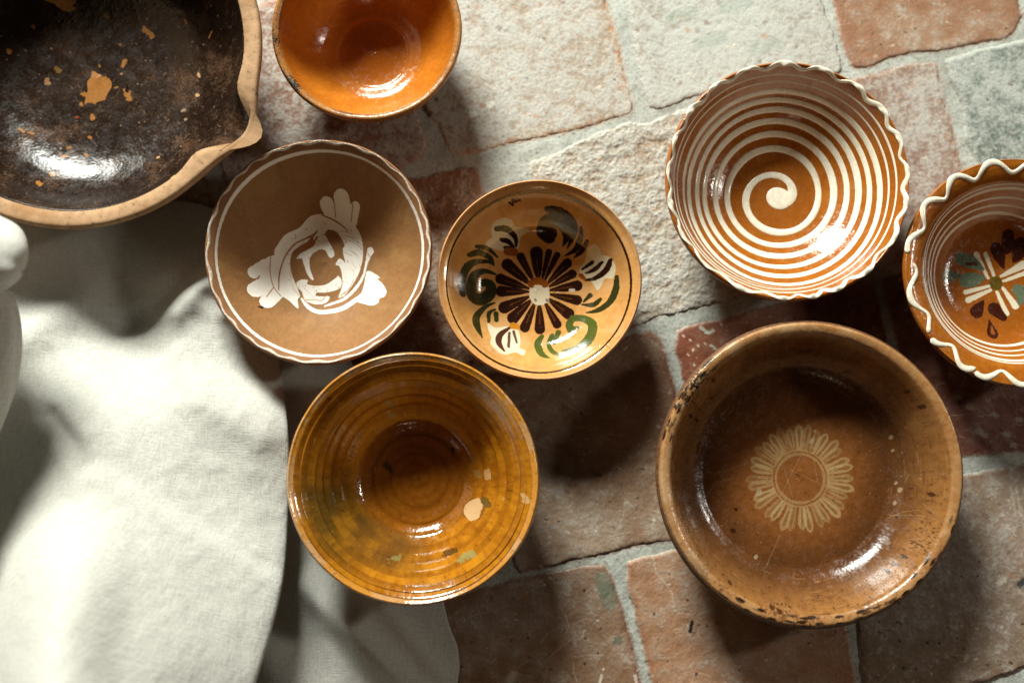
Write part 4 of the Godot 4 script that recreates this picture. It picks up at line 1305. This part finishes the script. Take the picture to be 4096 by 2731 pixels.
func floral_bowl() -> void:
	var root := thing("floral_bowl", Vector3(0.0414, 0.001, -0.1767))
	tag(root, "yellow-brown bowl painted with dark flower, green scrolls and white tulips", "bowl")
	var dark := Color("#2a140c")
	var petal := Color("#5a3010")
	var green := Color("#2f3014")
	var green2 := Color("#4a5420")
	var cream := Color("#d9cdb0")
	var rust := Color("#8a4a14")
	var amber := Color("#c07a20")
	var c := ware("floral", {})
	c.stroke(dark, [.011, -.077, .01, .002, -.212, .047, -.009, -.375, .068])
	c.stroke(petal, [.009, -.106, .003, -.004, -.304, .008])
	c.stroke(dark, [.045, -.075, .01, .078, -.214, .024, .119, -.383, .036])
	c.stroke(dark, [.066, -.067, .01, .128, -.197, .023, .204, -.354, .034])
	c.stroke(dark, [.095, -.047, .01, .191, -.147, .034, .308, -.269, .051])
	c.stroke(petal, [.115, -.067, .003, .272, -.231, .008])
	c.stroke(dark, [.115, -.02, .01, .224, -.081, .032, .357, -.154, .047])
	c.stroke(petal, [.14, -.034, .003, .315, -.131, .008])
	c.stroke(dark, [.127, .014, .01, .252, -.007, .037, .406, -.033, .055])
	c.stroke(petal, [.155, .01, .003, .35, -.024, .008])
	c.stroke(dark, [.126, .056, .01, .252, .083, .035, .405, .116, .052])
	c.stroke(petal, [.153, .062, .003, .353, .105, .008])
	c.stroke(dark, [.107, .099, .01, .203, .17, .041, .319, .258, .06])
	c.stroke(petal, [.129, .116, .003, .27, .221, .008])
	c.stroke(dark, [.072, .13, .01, .129, .236, .032, .2, .365, .047])
	c.stroke(petal, [.085, .155, .003, .177, .323, .008])
	c.stroke(dark, [.02, .144, .01, .022, .266, .037, .024, .415, .055])
	c.stroke(petal, [.021, .173, .003, .023, .358, .008])
	c.stroke(dark, [-.023, .136, .01, -.071, .255, .035, -.13, .401, .052])
	c.stroke(petal, [-.034, .163, .003, -.11, .351, .008])
	c.stroke(dark, [-.06, .112, .01, -.145, .197, .042, -.249, .302, .062])
	c.stroke(petal, [-.08, .132, .003, -.204, .257, .008])
	c.stroke(dark, [-.082, .079, .01, -.198, .131, .042, -.34, .196, .062])
	c.stroke(petal, [-.108, .09, .003, -.283, .17, .008])
	c.stroke(dark, [-.091, .031, .01, -.217, .028, .039, -.371, .026, .057])
	c.stroke(petal, [-.119, .03, .003, -.312, .026, .008])
	c.stroke(dark, [-.085, -.003, .01, -.216, -.048, .037, -.376, -.102, .055])
	c.stroke(petal, [-.112, -.012, .003, -.322, -.084, .008])
	c.stroke(dark, [-.064, -.039, .01, -.173, -.134, .042, -.305, -.25, .062])
	c.stroke(petal, [-.086, -.058, .003, -.258, -.208, .008])
	c.stroke(dark, [-.032, -.065, .01, -.095, -.187, .03, -.171, -.336, .044])
	c.stroke(petal, [-.045, -.09, .003, -.151, -.296, .008])
	c.stroke(cream, [.019, -.012, .099, .021, .066, .104])
	c.stroke(rust, [-.059, -.052, .041, .005, -.069, .052, .082, -.048, .036])
	c.stroke(cream, [-.017, -.019, .022, .026, -.012, .027])
	c.stroke("#8a8272", [-.024, .109, .012, -.017, .123, .012])
	c.stroke("#8a8272", [.096, .116, .015, .112, .123, .015])
	c.stroke(dark, [.124, -.534, .062, .046, -.587, .055, .085, -.671, .062, .202, -.677, .057, .281, -.615, .052, .306, -.542, .041, .266, -.444, .008])
	c.stroke(dark, [.095, -.587, .068, .137, -.573, .068])
	c.stroke(dark, [.085, -.776, .022, .197, -.748, .037, .31, -.685, .041, .367, -.606, .038, .367, -.537, .03, .308, -.422, .007])
	c.stroke(dark, [.436, -.598, .014, .436, -.505, .03, .391, -.405, .027, .287, -.347, .007])
	c.stroke(dark, [.503, -.47, .019, .453, -.388, .03, .379, -.325, .007])
	c.stroke(green, [-.621, -.397, .016, -.51, -.4, .023, -.411, -.327, .011])
	c.stroke(green, [-.696, -.303, .019, -.593, -.35, .03, -.482, -.312, .025, -.446, -.252, .01])
	c.stroke(green, [-.759, .094, .031, -.77, -.022, .037, -.724, -.17, .036, -.635, -.252, .027, -.51, -.275, .019, -.446, -.236, .007])
	c.stroke(green, [-.425, -.149, .01, -.538, -.177, .027, -.635, -.129, .041, -.676, -.017, .052, -.659, .094, .057, -.579, .119, .063, -.488, .055, .06, -.481, -.03, .052, -.544, -.061, .038, -.59, -.008, .019])
	c.stroke(green, [-.439, .147, .008, -.537, .196, .022, -.619, .302, .034, -.618, .401, .036, -.562, .542, .007])
	c.stroke(green, [-.432, .215, .01, -.495, .258, .022, -.497, .346, .016])
	c.stroke(green, [-.424, .261, .027, -.419, .327, .023])
	c.stroke(green, [.779, -.078, .016, .773, .044, .03, .722, .162, .033, .62, .23, .027, .499, .249, .007])
	c.stroke(green, [.634, .121, .019, .569, .169, .027, .453, .162, .007])
	c.stroke(green, [.537, .07, .026, .475, .131, .011])
	c.stroke(green2, [.361, .304, .033, .457, .308, .037, .543, .362, .042, .545, .465, .044, .483, .575, .048, .386, .639, .038, .239, .654, .007])
	c.stroke(green2, [.361, .304, .033, .325, .373, .038, .351, .43, .041, .407, .405, .018])
	c.stroke(green2, [.454, .603, .034, .525, .587, .008])
	c.stroke(green2, [.045, .493, .022, .001, .575, .037, .035, .683, .033, .117, .741, .005])
	c.stroke(green2, [.149, .487, .025, .112, .575, .021, .156, .67, .025, .267, .724, .005])
	c.stroke(green2, [.213, .451, .027, .168, .561, .022])
	c.poly(cream, [-.441, -.638, -.344, -.685, -.259, -.672, -.237, -.629, -.145, -.624, -.081, -.6, -.172, -.532, -.2, -.41, -.341, -.385, -.524, -.427, -.496, -.48, -.461, -.51, -.475, -.566])
	c.stroke(dark, [-.427, -.585, .019, -.314, -.597, .029, -.229, -.53, .025, -.217, -.438, .011])
	c.stroke(dark, [-.372, -.497, .019, -.299, -.485, .025, -.235, -.424, .012])
	c.stroke(dark, [-.334, -.426, .016, -.256, -.426, .014])
	c.stroke(rust, [-.306, -.387, .041, -.242, -.381, .044])
	c.poly(cream, [.514, -.396, .576, -.433, .63, -.374, .645, -.321, .721, -.278, .774, -.172, .75, -.073, .676, -.083, .645, -.013, .605, .025, .558, -.063, .448, -.126, .435, -.211, .489, -.277])
	c.stroke(dark, [.723, -.246, .022, .687, -.166, .031, .585, -.103, .022, .49, -.089, .01])
	c.stroke(dark, [.648, -.249, .016, .585, -.194, .023, .49, -.159, .007])
	c.stroke(dark, [.557, -.265, .021, .462, -.203, .012])
	c.stroke(rust, [.448, -.137, .025, .483, -.104, .016])
	c.poly(cream, [-.508, .369, -.424, .411, -.312, .391, -.2, .43, -.173, .547, -.188, .623, -.126, .653, -.149, .711, -.232, .677, -.323, .714, -.398, .694, -.48, .601, -.473, .52, -.501, .445])
	c.stroke("#4a2a1c", [-.277, .399, .01, -.38, .483, .03, -.397, .575, .03, -.343, .669, .01])
	c.stroke("#5e4434", [-.289, .462, .014, -.297, .614, .015])
	c.stroke("#5e4434", [-.245, .445, .014, -.213, .563, .011])
	c.stroke(amber, [-.249, .385, .036, -.207, .398, .027])
	c.stroke("#c9b6a4", [.335, .013, .016, .366, .014, .019])
	c.stroke("#c9b6a4", [.209, .033, .008, .214, .033, .008])
	c.ring(dark, 0.905, 0.008, -0.008, 0.012)
	for k in 260:
		var p := Vector2.from_angle(rng.randf() * TAU) * sqrt(rng.randf()) * 0.6
		c.faint = rng.randf_range(0.2, 0.7)
		c.stroke("#b5a08c", [p.x, p.y, rng.randf_range(0.001, 0.0042), p.x + 0.003, p.y + 0.002, 0.001])
	c.faint = 1.0
	c.stroke("#5a2e12", [-0.26, -0.815, 0.016, -0.19, -0.83, 0.01])
	c.stroke("#2a180e", [-0.30, -0.80, 0.006, -0.26, -0.79, 0.012])
	c.faint = 0.5
	c.stroke("#7a4a24", [0.62, 0.62, 0.002, 0.67, 0.66, 0.004, 0.70, 0.71, 0.002])
	var b := Bowl.new()
	b.radius = 0.0862
	b.seed_turn = 1.1
	b.uneven = 0.004
	b.profile = outside(0.0862, 0.06, 0.045) + [Vector2(0.0838, 0.0597), Vector2(0.081, 0.0572), Vector2(0.0775, 0.0545), Vector2(0.074, 0.048), Vector2(0.066, 0.030), Vector2(0.055, 0.015), Vector2(0.042, 0.009), Vector2(0.02, 0.008), Vector2(0.0, 0.008)]
	var m := pottery(c, 0.26, 0.62, 0.018)
	throw(root, b, {"foot_ring": [0, 4, clay(Color("#a06a40"), Color("#7c4a28"))], "outer_wall": [4, 8, clay(Color("#b5743a"), Color("#96582a"), 0.5)], "rim": [8, 10.3, pottery(c, 0.55, 0.4, 0.04)], "painted_inside": [10.3, b.profile.size() - 1, m]})


func spiral_bowl() -> void:
	var root := thing("spiral_bowl", Vector3(0.2530, 0.001, -0.2621))
	tag(root, "brown bowl with cream spiral line winding from centre to wavy rim", "bowl")
	var c := ware("spiral", {})
	var b := Bowl.new()
	b.radius = 0.1045
	b.seed_turn = 3.0
	b.uneven = 0.004
	b.profile = outside(0.1045, 0.064, 0.046) + [Vector2(0.1012, 0.0635), Vector2(0.0970, 0.0570), Vector2(0.089, 0.0425), Vector2(0.079, 0.0305), Vector2(0.064, 0.0190), Vector2(0.048, 0.0110), Vector2(0.035, 0.0082), Vector2(0.018, 0.008), Vector2(0.0, 0.008)]
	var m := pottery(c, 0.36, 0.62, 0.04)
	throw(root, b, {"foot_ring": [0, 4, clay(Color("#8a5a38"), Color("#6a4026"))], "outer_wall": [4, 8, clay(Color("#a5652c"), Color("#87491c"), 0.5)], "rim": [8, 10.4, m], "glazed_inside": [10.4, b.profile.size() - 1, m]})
	var slip := slip_material()
	# quarter turns of the spiral: radius and the centre that it drifts about
	var quarters := [0.045, 0.10, 0.19, 0.30, 0.315, 0.335, 0.425, 0.452, 0.43, 0.463, 0.542, 0.552, 0.532, 0.567, 0.64, 0.65, 0.635, 0.655, 0.722, 0.715, 0.728, 0.734, 0.787, 0.79, 0.815, 0.803, 0.842, 0.836, 0.850]
	var path: Array = []
	for k in 28 * 12 + 1:
		var f := k / 12.0
		var i := mini(int(f), 27)
		var r: float = cubic_interpolate(quarters[i], quarters[i + 1], quarters[maxi(i - 1, 0)], quarters[mini(i + 2, 28)], f - i)
		var t := PI * 0.45 - f * TAU / 4.0
		var p := Vector2(r * cos(t), r * sin(t)) + Vector2(0.065, 0.015).lerp(Vector2(0.02, 0.015), f / 28.0)
		var w := clampf(1.0 - f * 0.004, 0.8, 1.0) * (1.0 + 0.07 * sin(f * 2.3) + 0.05 * sin(f * 7.1))
		if f < 2.0:
			w *= lerpf(1.7, 1.0, f / 2.0)
		if f > 26.5:
			w *= maxf(28.0 - f, 0.1) / 1.5
		path.append(Vector3(b.inner(p.length() * b.radius), p.angle(), w))
	part("slip_spiral", trail(b, path, 0.0031, 0.0007), slip, root)
	# the blob where the line was begun
	var disc := PackedVector3Array()
	var uv := PackedVector2Array()
	for v in 9:
		for u in 33:
			var a := u * TAU / 32.0
			var r := 0.0108 * sin((v + 0.02) / 8.0 * PI / 2.0) * (1.0 + 0.07 * sin(a * 2.0 + 1.0))
			disc.append(Vector3(0.0052 + r * cos(a), 0.0081 + 0.0011 * cos(v / 8.0 * PI / 2.0) - 0.0002 * v / 8.0, 0.0030 + r * sin(a)))
			uv.append(Vector2(r, a))
	part("slip_blob", grid_mesh(disc, 33, 9, true, uv), slip, root)
	part("slip_band", bands(b, 0.880, 0.0010, 0.003), slip, root)
	part("slip_band", bands(b, 0.918, 0.0010, 0.002), slip, root)
	var wave: Array = []
	for k in 1441:
		var t := k * TAU / 1440.0
		var crowd := 1.0 + 0.6 * exp(-pow(wrapf(t - 1.35, -PI, PI) / 0.5, 2.0))
		var w := sin(t * 21.0 + 0.8 * sin(t * 2.0) + 1.6 * sin(wrapf(t - 1.35, -PI, PI) * 3.0) * exp(-pow(wrapf(t - 1.35, -PI, PI), 2.0) * 2.0) * 2.0)
		wave.append(Vector3(9.95 + 0.60 * w * minf(crowd, 1.2), t, 1.0 + 0.16 * sin(t * 7.0) + 0.14 * sin(t * 15.0 + 1.0) + 0.10 * sin(t * 47.0)))
	part("slip_wave", trail(b, wave, 0.0021, 0.0009, true), slip, root)


func wavy_bowl() -> void:
	var root := thing("wavy_rimmed_bowl", Vector3(0.4499, 0.001, -0.1850))
	tag(root, "brown bowl with wide wavy-lined rim and small cross-shaped flower, cut by right edge", "bowl")
	var cream := Color("#d9cfb6")
	var green := Color("#5c6852")
	var dark := Color("#3a160a")
	var olive := Color("#5c4a14")
	var rust := Color("#8c4a18")
	var c := ware("right", {})
	c.stroke(cream, [-.163, -.242, .026, -.066, -.027, .013])
	c.stroke(cream, [-.08, -.246, .022, -.013, -.053, .014])
	c.stroke(cream, [-.28, .105, .022, -.057, .046, .014])
	c.stroke(cream, [-.261, .176, .028, -.049, .084, .014])
	c.stroke(cream, [.26, -.149, .038, .053, -.043, .013])
	c.stroke(cream, [.324, -.091, .023, .073, 0, .013])
	c.stroke(cream, [.008, .099, .014, .085, .296, .025])
	c.stroke(cream, [.063, .061, .014, .167, .227, .032])
	c.stroke(green, [-.308, -.202, .061, -.222, -.174, .061, -.111, -.109, .017])
	c.stroke(green, [-.438, -.044, .061, -.324, -.047, .01])
	c.stroke(green, [-.271, -.002, .067, -.206, -.014, .065, -.107, -.03, .017])
	c.stroke(green, [.2, .083, .055, .255, .106, .058])
	c.stroke(green, [.232, .121, .058, .208, .205, .02])
	c.stroke(green, [.347, .031, .058, .303, .061, .043])
	c.stroke("#4a2a12", [-.261, -.158, .014, -.17, -.154, .017])
	c.stroke(dark, [.018, -.296, .055, .038, -.243, .058, .074, -.122, .014])
	c.stroke(dark, [.126, -.416, .052, .123, -.319, .055, .106, -.251, .012])
	c.stroke(dark, [.241, -.333, .064, .218, -.258, .061, .171, -.175, .012])
	c.stroke(dark, [-.188, .282, .061, -.125, .19, .014])
	c.stroke(dark, [-.023, .258, .061, .054, .334, .032])
	c.stroke(dark, [-.062, .481, .052, -.076, .365, .007])
	c.stroke(rust, [-.056, .473, .02, -.063, .411, .004])
	c.stroke(olive, [.002, .018, .058, .004, .027, .058])
	for k in 300:   # green breaks up over the slip
		var p := Vector2(rng.randf_range(-0.52, 0.4), rng.randf_range(-0.25, 0.25))
		var i := (int((p.y + 1.05) / 2.1 * c.n) * c.n + int((p.x + 1.05) / 2.1 * c.n)) * 3
		if c.rgb[i + 1] > c.rgb[i] - 8 and c.rgb[i + 1] < 150:
			c.faint = 0.6
			c.stroke("#2c3424" if k % 2 else "#8c9a80", [p.x, p.y, rng.randf_range(0.003, 0.009), p.x + 0.006, p.y, 0.003])
	c.faint = 1.0
	var b := Bowl.new()
	b.radius = 0.0985
	b.seed_turn = 5.0
	b.uneven = 0.003
	b.profile = outside(0.0985, 0.056, 0.046) + [Vector2(0.0965, 0.0565), Vector2(0.091, 0.0555), Vector2(0.083, 0.0515), Vector2(0.078, 0.046), Vector2(0.070, 0.034), Vector2(0.058, 0.019), Vector2(0.046, 0.0105), Vector2(0.025, 0.0085), Vector2(0.0, 0.008)]
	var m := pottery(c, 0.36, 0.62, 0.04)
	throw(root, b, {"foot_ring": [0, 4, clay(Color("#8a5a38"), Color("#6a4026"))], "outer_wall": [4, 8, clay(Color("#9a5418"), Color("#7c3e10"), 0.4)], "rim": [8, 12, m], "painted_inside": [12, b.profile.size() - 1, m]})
	var slip := slip_material()
	for q in [[0.600, 0.0015], [0.655, 0.0013], [0.705, 0.0014], [0.762, 0.0017], [0.790, 0.0008]]:
		part("slip_band", bands(b, q[0], q[1], 0.004), slip, root)
	# the wave is drawn in several goes
	for piece in [[3.30, 5.75], [5.78, 8.30], [2.55, 3.22], [2.02, 2.50]]:
		var wave: Array = []
		for k in 241:
			var f := k / 240.0
			var t: float = lerpf(piece[0], piece[1], f)
			var w := sin(t * 15.5 + 0.7 * sin(t * 3.0))
			var ends := sqrt(clampf(minf(f, 1.0 - f) * 40.0 * (piece[1] - piece[0]), 0.0, 1.0))
			wave.append(Vector3(10.75 - 0.80 * w, t, ends * (1.0 + 0.2 * w + 0.1 * sin(t * 31.0))))
		part("slip_wave", trail(b, wave, 0.0023, 0.0011), slip, root)


func amber_bowl() -> void:
	var root := thing("amber_bowl", Vector3(-0.0630, 0.004, -0.0101))
	tag(root, "glossy amber bowl with ringed inside and chipped glaze, in front of floral bowl", "bowl")
	var c := ware("glossy", {})
	c.faint = 0.72
	c.ragged = 3.5
	c.ragged = 2.0
	c.faint = 0.6
	c.stroke("#6b4420", [0.42, 0.30, 0.03, 0.47, 0.25, 0.085, 0.52, 0.20, 0.03])
	c.ragged = 3.5
	c.faint = 0.78
	c.poly("#d3ae80", [.497, .162, .533, .176, .547, .218, .533, .253, .512, .309, .456, .351, .419, .331, .397, .296, .39, .24, .425, .198])
	c.stroke("#5a4a22", [.561, .176, .028, .583, .21, .037])
	c.stroke("#c9a070", [.582, -.05, .02, .585, -.014, .02])
	c.stroke("#9a7440", [.489, -.051, .023, .51, -.022, .02])
	c.stroke("#caa57a", [.874, .139, .021, .884, .173, .026])
	c.stroke("#b88a52", [.736, .015, .011, .739, .064, .013])
	c.stroke("#b88a52", [.709, .154, .01, .711, .168, .01])
	c.stroke("#3c2c12", [-.265, -.116, .028, -.222, -.058, .02])
	c.stroke("#33240f", [.294, -.252, .02, .301, -.223, .02])
	c.stroke("#8d8a5a", [.362, .65, .023, .459, .594, .031])
	c.stroke("#4a3416", [.248, .612, .014, .332, .578, .017])
	c.stroke("#7d7a4a", [-.231, .652, .011, -.129, .644, .013])
	c.stroke("#8d8a6a", [-.242, -.613, .018, -.201, -.6, .018])
	c.stroke("#8d8a6a", [-.226, -.525, .02, -.205, -.519, .02])
	c.stroke("#1c1408", [.843, .016, .009, .845, .019, .009])
	c.stroke("#4a3416", [.064, .607, .014, .092, .614, .011])
	c.ragged = 1.0
	for k in 500:
		var p := Vector2.from_angle(rng.randf() * TAU) * sqrt(rng.randf()) * 0.93
		c.faint = rng.randf_range(0.3, 0.8)
		c.stroke("#3a1c06" if k % 3 else "#d9a860", [p.x, p.y, rng.randf_range(0.0012, 0.004), p.x + 0.003, p.y, 0.001])
	var b := Bowl.new()
	b.radius = 0.1032
	b.seed_turn = 0.2
	b.uneven = 0.005
	b.rings = 0.0019
	b.profile = outside(0.1032, 0.07, 0.05) + [Vector2(0.0995, 0.0695), Vector2(0.0940, 0.0665), Vector2(0.0865, 0.0612), Vector2(0.0785, 0.0515), Vector2(0.0695, 0.0365), Vector2(0.0585, 0.0205), Vector2(0.046, 0.0108), Vector2(0.030, 0.0072), Vector2(0.0, 0.0062)]
	var m := pottery(c, 0.24, 0.68, 0.03)
	throw(root, b, {"foot_ring": [0, 4, clay(Color("#8a5a38"), Color("#6a4026"))], "outer_wall": [4, 8, clay(Color("#8a5528"), Color("#5e3818"), 0.5)], "rim": [8, 10.5, m], "glazed_inside": [10.5, b.profile.size() - 1, m]})


func stamped_bowl() -> void:
	var root := thing("stamped_bowl", Vector3(0.2666, 0.001, -0.0142))
	tag(root, "large brown bowl with thick charred rim and stamped sunflower on its floor", "bowl")
	var c := ware("big", {})
	# stamped medallion: two rings and a wreath of looped petals
	var pale := "#ae946a"
	c.faint = 0.55
	c.ring(pale, 0.168, 0.010, 0.028, 0.031)
	c.ring(pale, 0.193, 0.007, 0.028, 0.031)
	for k in 32:
		var a := k * TAU / 32.0 + 0.03 * sin(k * 3.0)
		var o := Vector2(0.028, 0.031)
		var w := TAU / 32.0 * 0.30
		var far := 0.345 + 0.014 * sin(k * 2.1)
		var pts: Array = []
		for q in [[a - w * 0.8, 0.205], [a - w, 0.27], [a - w * 1.05, far - 0.02], [a, far + 0.012], [a + w * 1.05, far - 0.02], [a + w, 0.27], [a + w * 0.8, 0.205]]:
			var p: Vector2 = o + Vector2.from_angle(q[0]) * q[1]
			pts.append_array([p.x, p.y, 0.0100 + 0.003 * sin(k * 5.0 + q[1] * 40.0)])
		c.faint = 0.55 + 0.2 * sin(k * 1.9)
		c.stroke(pale, pts)
		for side in [-0.5, 0.5]:
			var j1: Vector2 = o + Vector2.from_angle(a + w * side) * 0.225
			var j2: Vector2 = o + Vector2.from_angle(a + w * side * 1.5) * rng.randf_range(0.29, 0.34)
			c.faint = rng.randf_range(0.2, 0.6)
			c.stroke(pale, [j1.x, j1.y, 0.004, j2.x, j2.y, 0.006])
		c.faint = 0.45
		var i1: Vector2 = o + Vector2.from_angle(a) * 0.24
		var i2: Vector2 = o + Vector2.from_angle(a) * 0.335
		c.stroke("#8a6a40", [i1.x, i1.y, 0.008, i2.x, i2.y, 0.014])
	for k in 420:
		var p := Vector2.from_angle(rng.randf() * TAU) * sqrt(rng.randf()) * 0.9
		c.faint = rng.randf_range(0.2, 0.7)
		c.stroke("#b59670" if k % 3 == 0 else "#24130a", [p.x, p.y, rng.randf_range(0.001, 0.0055), p.x + 0.004, p.y + 0.001, 0.001])
	for k in 620:    # turning lines, rubbed streaks and burnt specks that run round the wall
		var t := rng.randf() * TAU
		var rr := rng.randf_range(0.62, 0.92)
		var long := rng.randf_range(0.01, 0.14)
		c.faint = rng.randf_range(0.08, 0.45)
		c.stroke("#c79a66" if k % 4 == 0 else "#3a2110", [rr * cos(t), rr * sin(t), 0.001, rr * cos(t + long * 0.5), rr * sin(t + long * 0.5), rng.randf_range(0.001, 0.004), rr * cos(t + long), rr * sin(t + long), 0.0008])
	for k in 70:     # the rim is chipped and charred in patches
		var t := rng.randf_range(0.2, 2.2) if k % 3 else rng.randf_range(-2.95, -2.3)
		var rr := rng.randf_range(0.93, 1.0)
		c.faint = rng.randf_range(0.35, 0.95)
		c.ragged = 2.5
		c.stroke("#1c120b", [rr * cos(t), rr * sin(t), 0.004, rr * cos(t + 0.03), rr * sin(t + 0.03), rng.randf_range(0.004, 0.012), rr * cos(t + 0.06), rr * sin(t + 0.06), 0.003])
	c.faint = 0.9
	c.stroke("#cdbf9f", [0.22, 0.985, 0.006, 0.17, 0.992, 0.014, 0.10, 0.998, 0.006])
	c.stroke("#cdbf9f", [0.05, 1.0, 0.005, 0.01, 1.0, 0.010, -0.02, 1.0, 0.004])
	c.ragged = 1.0
	c.faint = 0.75
	c.stroke("#9a7c5c", [-.579, .066, .002, -.432, .03, .002])
	c.stroke("#9a7c5c", [-.563, .001, .002, -.343, -.071, .002])
	c.stroke("#9a7c5c", [-.227, .637, .002, -.122, .418, .002])
	c.stroke("#9a7c5c", [-.115, .16, .002, .039, -.129, .002])
	c.stroke("#9a7c5c", [-.037, -.028, .002, .208, .088, .002])
	c.stroke("#9a7c5c", [.613, .303, .002, .712, .259, .002, .785, .244, .002])
	c.stroke("#9a7c5c", [.628, .281, .002, .771, .279, .002, .83, .297, .002])
	c.stroke("#9a7c5c", [.807, .201, .002, .853, .289, .002])
	c.stroke("#9a7c5c", [.734, .059, .002, .758, .002, .002])
	c.stroke("#9a7c5c", [-.626, .16, .002, -.564, .074, .002])
	c.stroke("#9a7c5c", [.125, -.1, .002, .15, .059, .002])
	c.stroke("#9a7c5c", [-.08, -.042, .002, -.028, .16, .002])
	c.stroke("#a89878", [.114, -.223, .017, .12, -.231, .017])
	c.stroke("#a89878", [-.26, .131, .02, -.254, .124, .02])
	c.stroke("#a89878", [.138, -.289, .01, .144, -.296, .01])
	c.stroke("#a89878", [.652, -.247, .013, .657, -.254, .013])
	c.stroke("#a89878", [.666, -.157, .009, .671, -.164, .009])
	c.stroke("#a89878", [.702, .114, .013, .707, .107, .013])
	c.stroke("#a89878", [.68, .066, .009, .685, .059, .009])
	c.stroke("#a89878", [.665, .203, .01, .671, .196, .01])
	c.stroke("#a89878", [-.294, .567, .013, -.288, .56, .013])
	c.stroke("#2a160a", [-.447, .382, .014, -.438, .388, .014])
	c.stroke("#2a160a", [-.422, .239, .01, -.414, .244, .01])
	c.stroke("#2a160a", [.842, .138, .013, .846, .143, .013])
	c.stroke("#2a160a", [.541, .646, .013, .544, .651, .013])
	c.stroke("#2a160a", [.597, .598, .011, .601, .602, .011])
	c.stroke("#2a160a", [-.541, .705, .011, -.533, .711, .011])
	c.stroke("#2a160a", [-.279, .864, .013, -.272, .869, .013])
	c.stroke("#2a160a", [-.23, .889, .014, -.222, .894, .014])
	c.stroke("#2a160a", [.651, .549, .011, .654, .553, .011])
	c.stroke("#2a160a", [.768, -.442, .013, .774, -.436, .013])
	c.stroke("#2a160a", [.685, -.544, .009, .692, -.538, .009])
	c.stroke("#2a160a", [-.775, -.388, .014, -.761, -.384, .014])
	c.stroke("#2a160a", [-.709, -.368, .011, -.698, -.363, .011])
	c.stroke("#2a160a", [-.623, -.625, .011, -.608, -.622, .011])
	c.stroke("#3a2010", [-.788, -.477, .003, -.663, -.426, .003, -.591, -.352, .001])
	var b := Bowl.new()
	b.radius = 0.1264
	b.seed_turn = 2.7
	b.uneven = 0.004
	b.profile = outside(0.1264, 0.062, 0.085, 1.04) + [Vector2(0.1195, 0.0617), Vector2(0.1160, 0.0585), Vector2(0.1125, 0.051), Vector2(0.1085, 0.040), Vector2(0.1025, 0.027), Vector2(0.094, 0.016), Vector2(0.084, 0.0100), Vector2(0.070, 0.0085), Vector2(0.0, 0.008)]
	var m := pottery(c, 0.46, 0.6, 0.035)
	var rim := pottery(c, 0.48, 0.55, 0.06)
	throw(root, b, {"foot_ring": [0, 4, clay(Color("#6a4428"), Color("#3e2616"))], "outer_wall": [4, 8, clay(Color("#7a5030"), Color("#3a2414"), 0.55)], "rim": [8, 10.9, rim], "glazed_inside": [10.9, b.profile.size() - 1, m]})
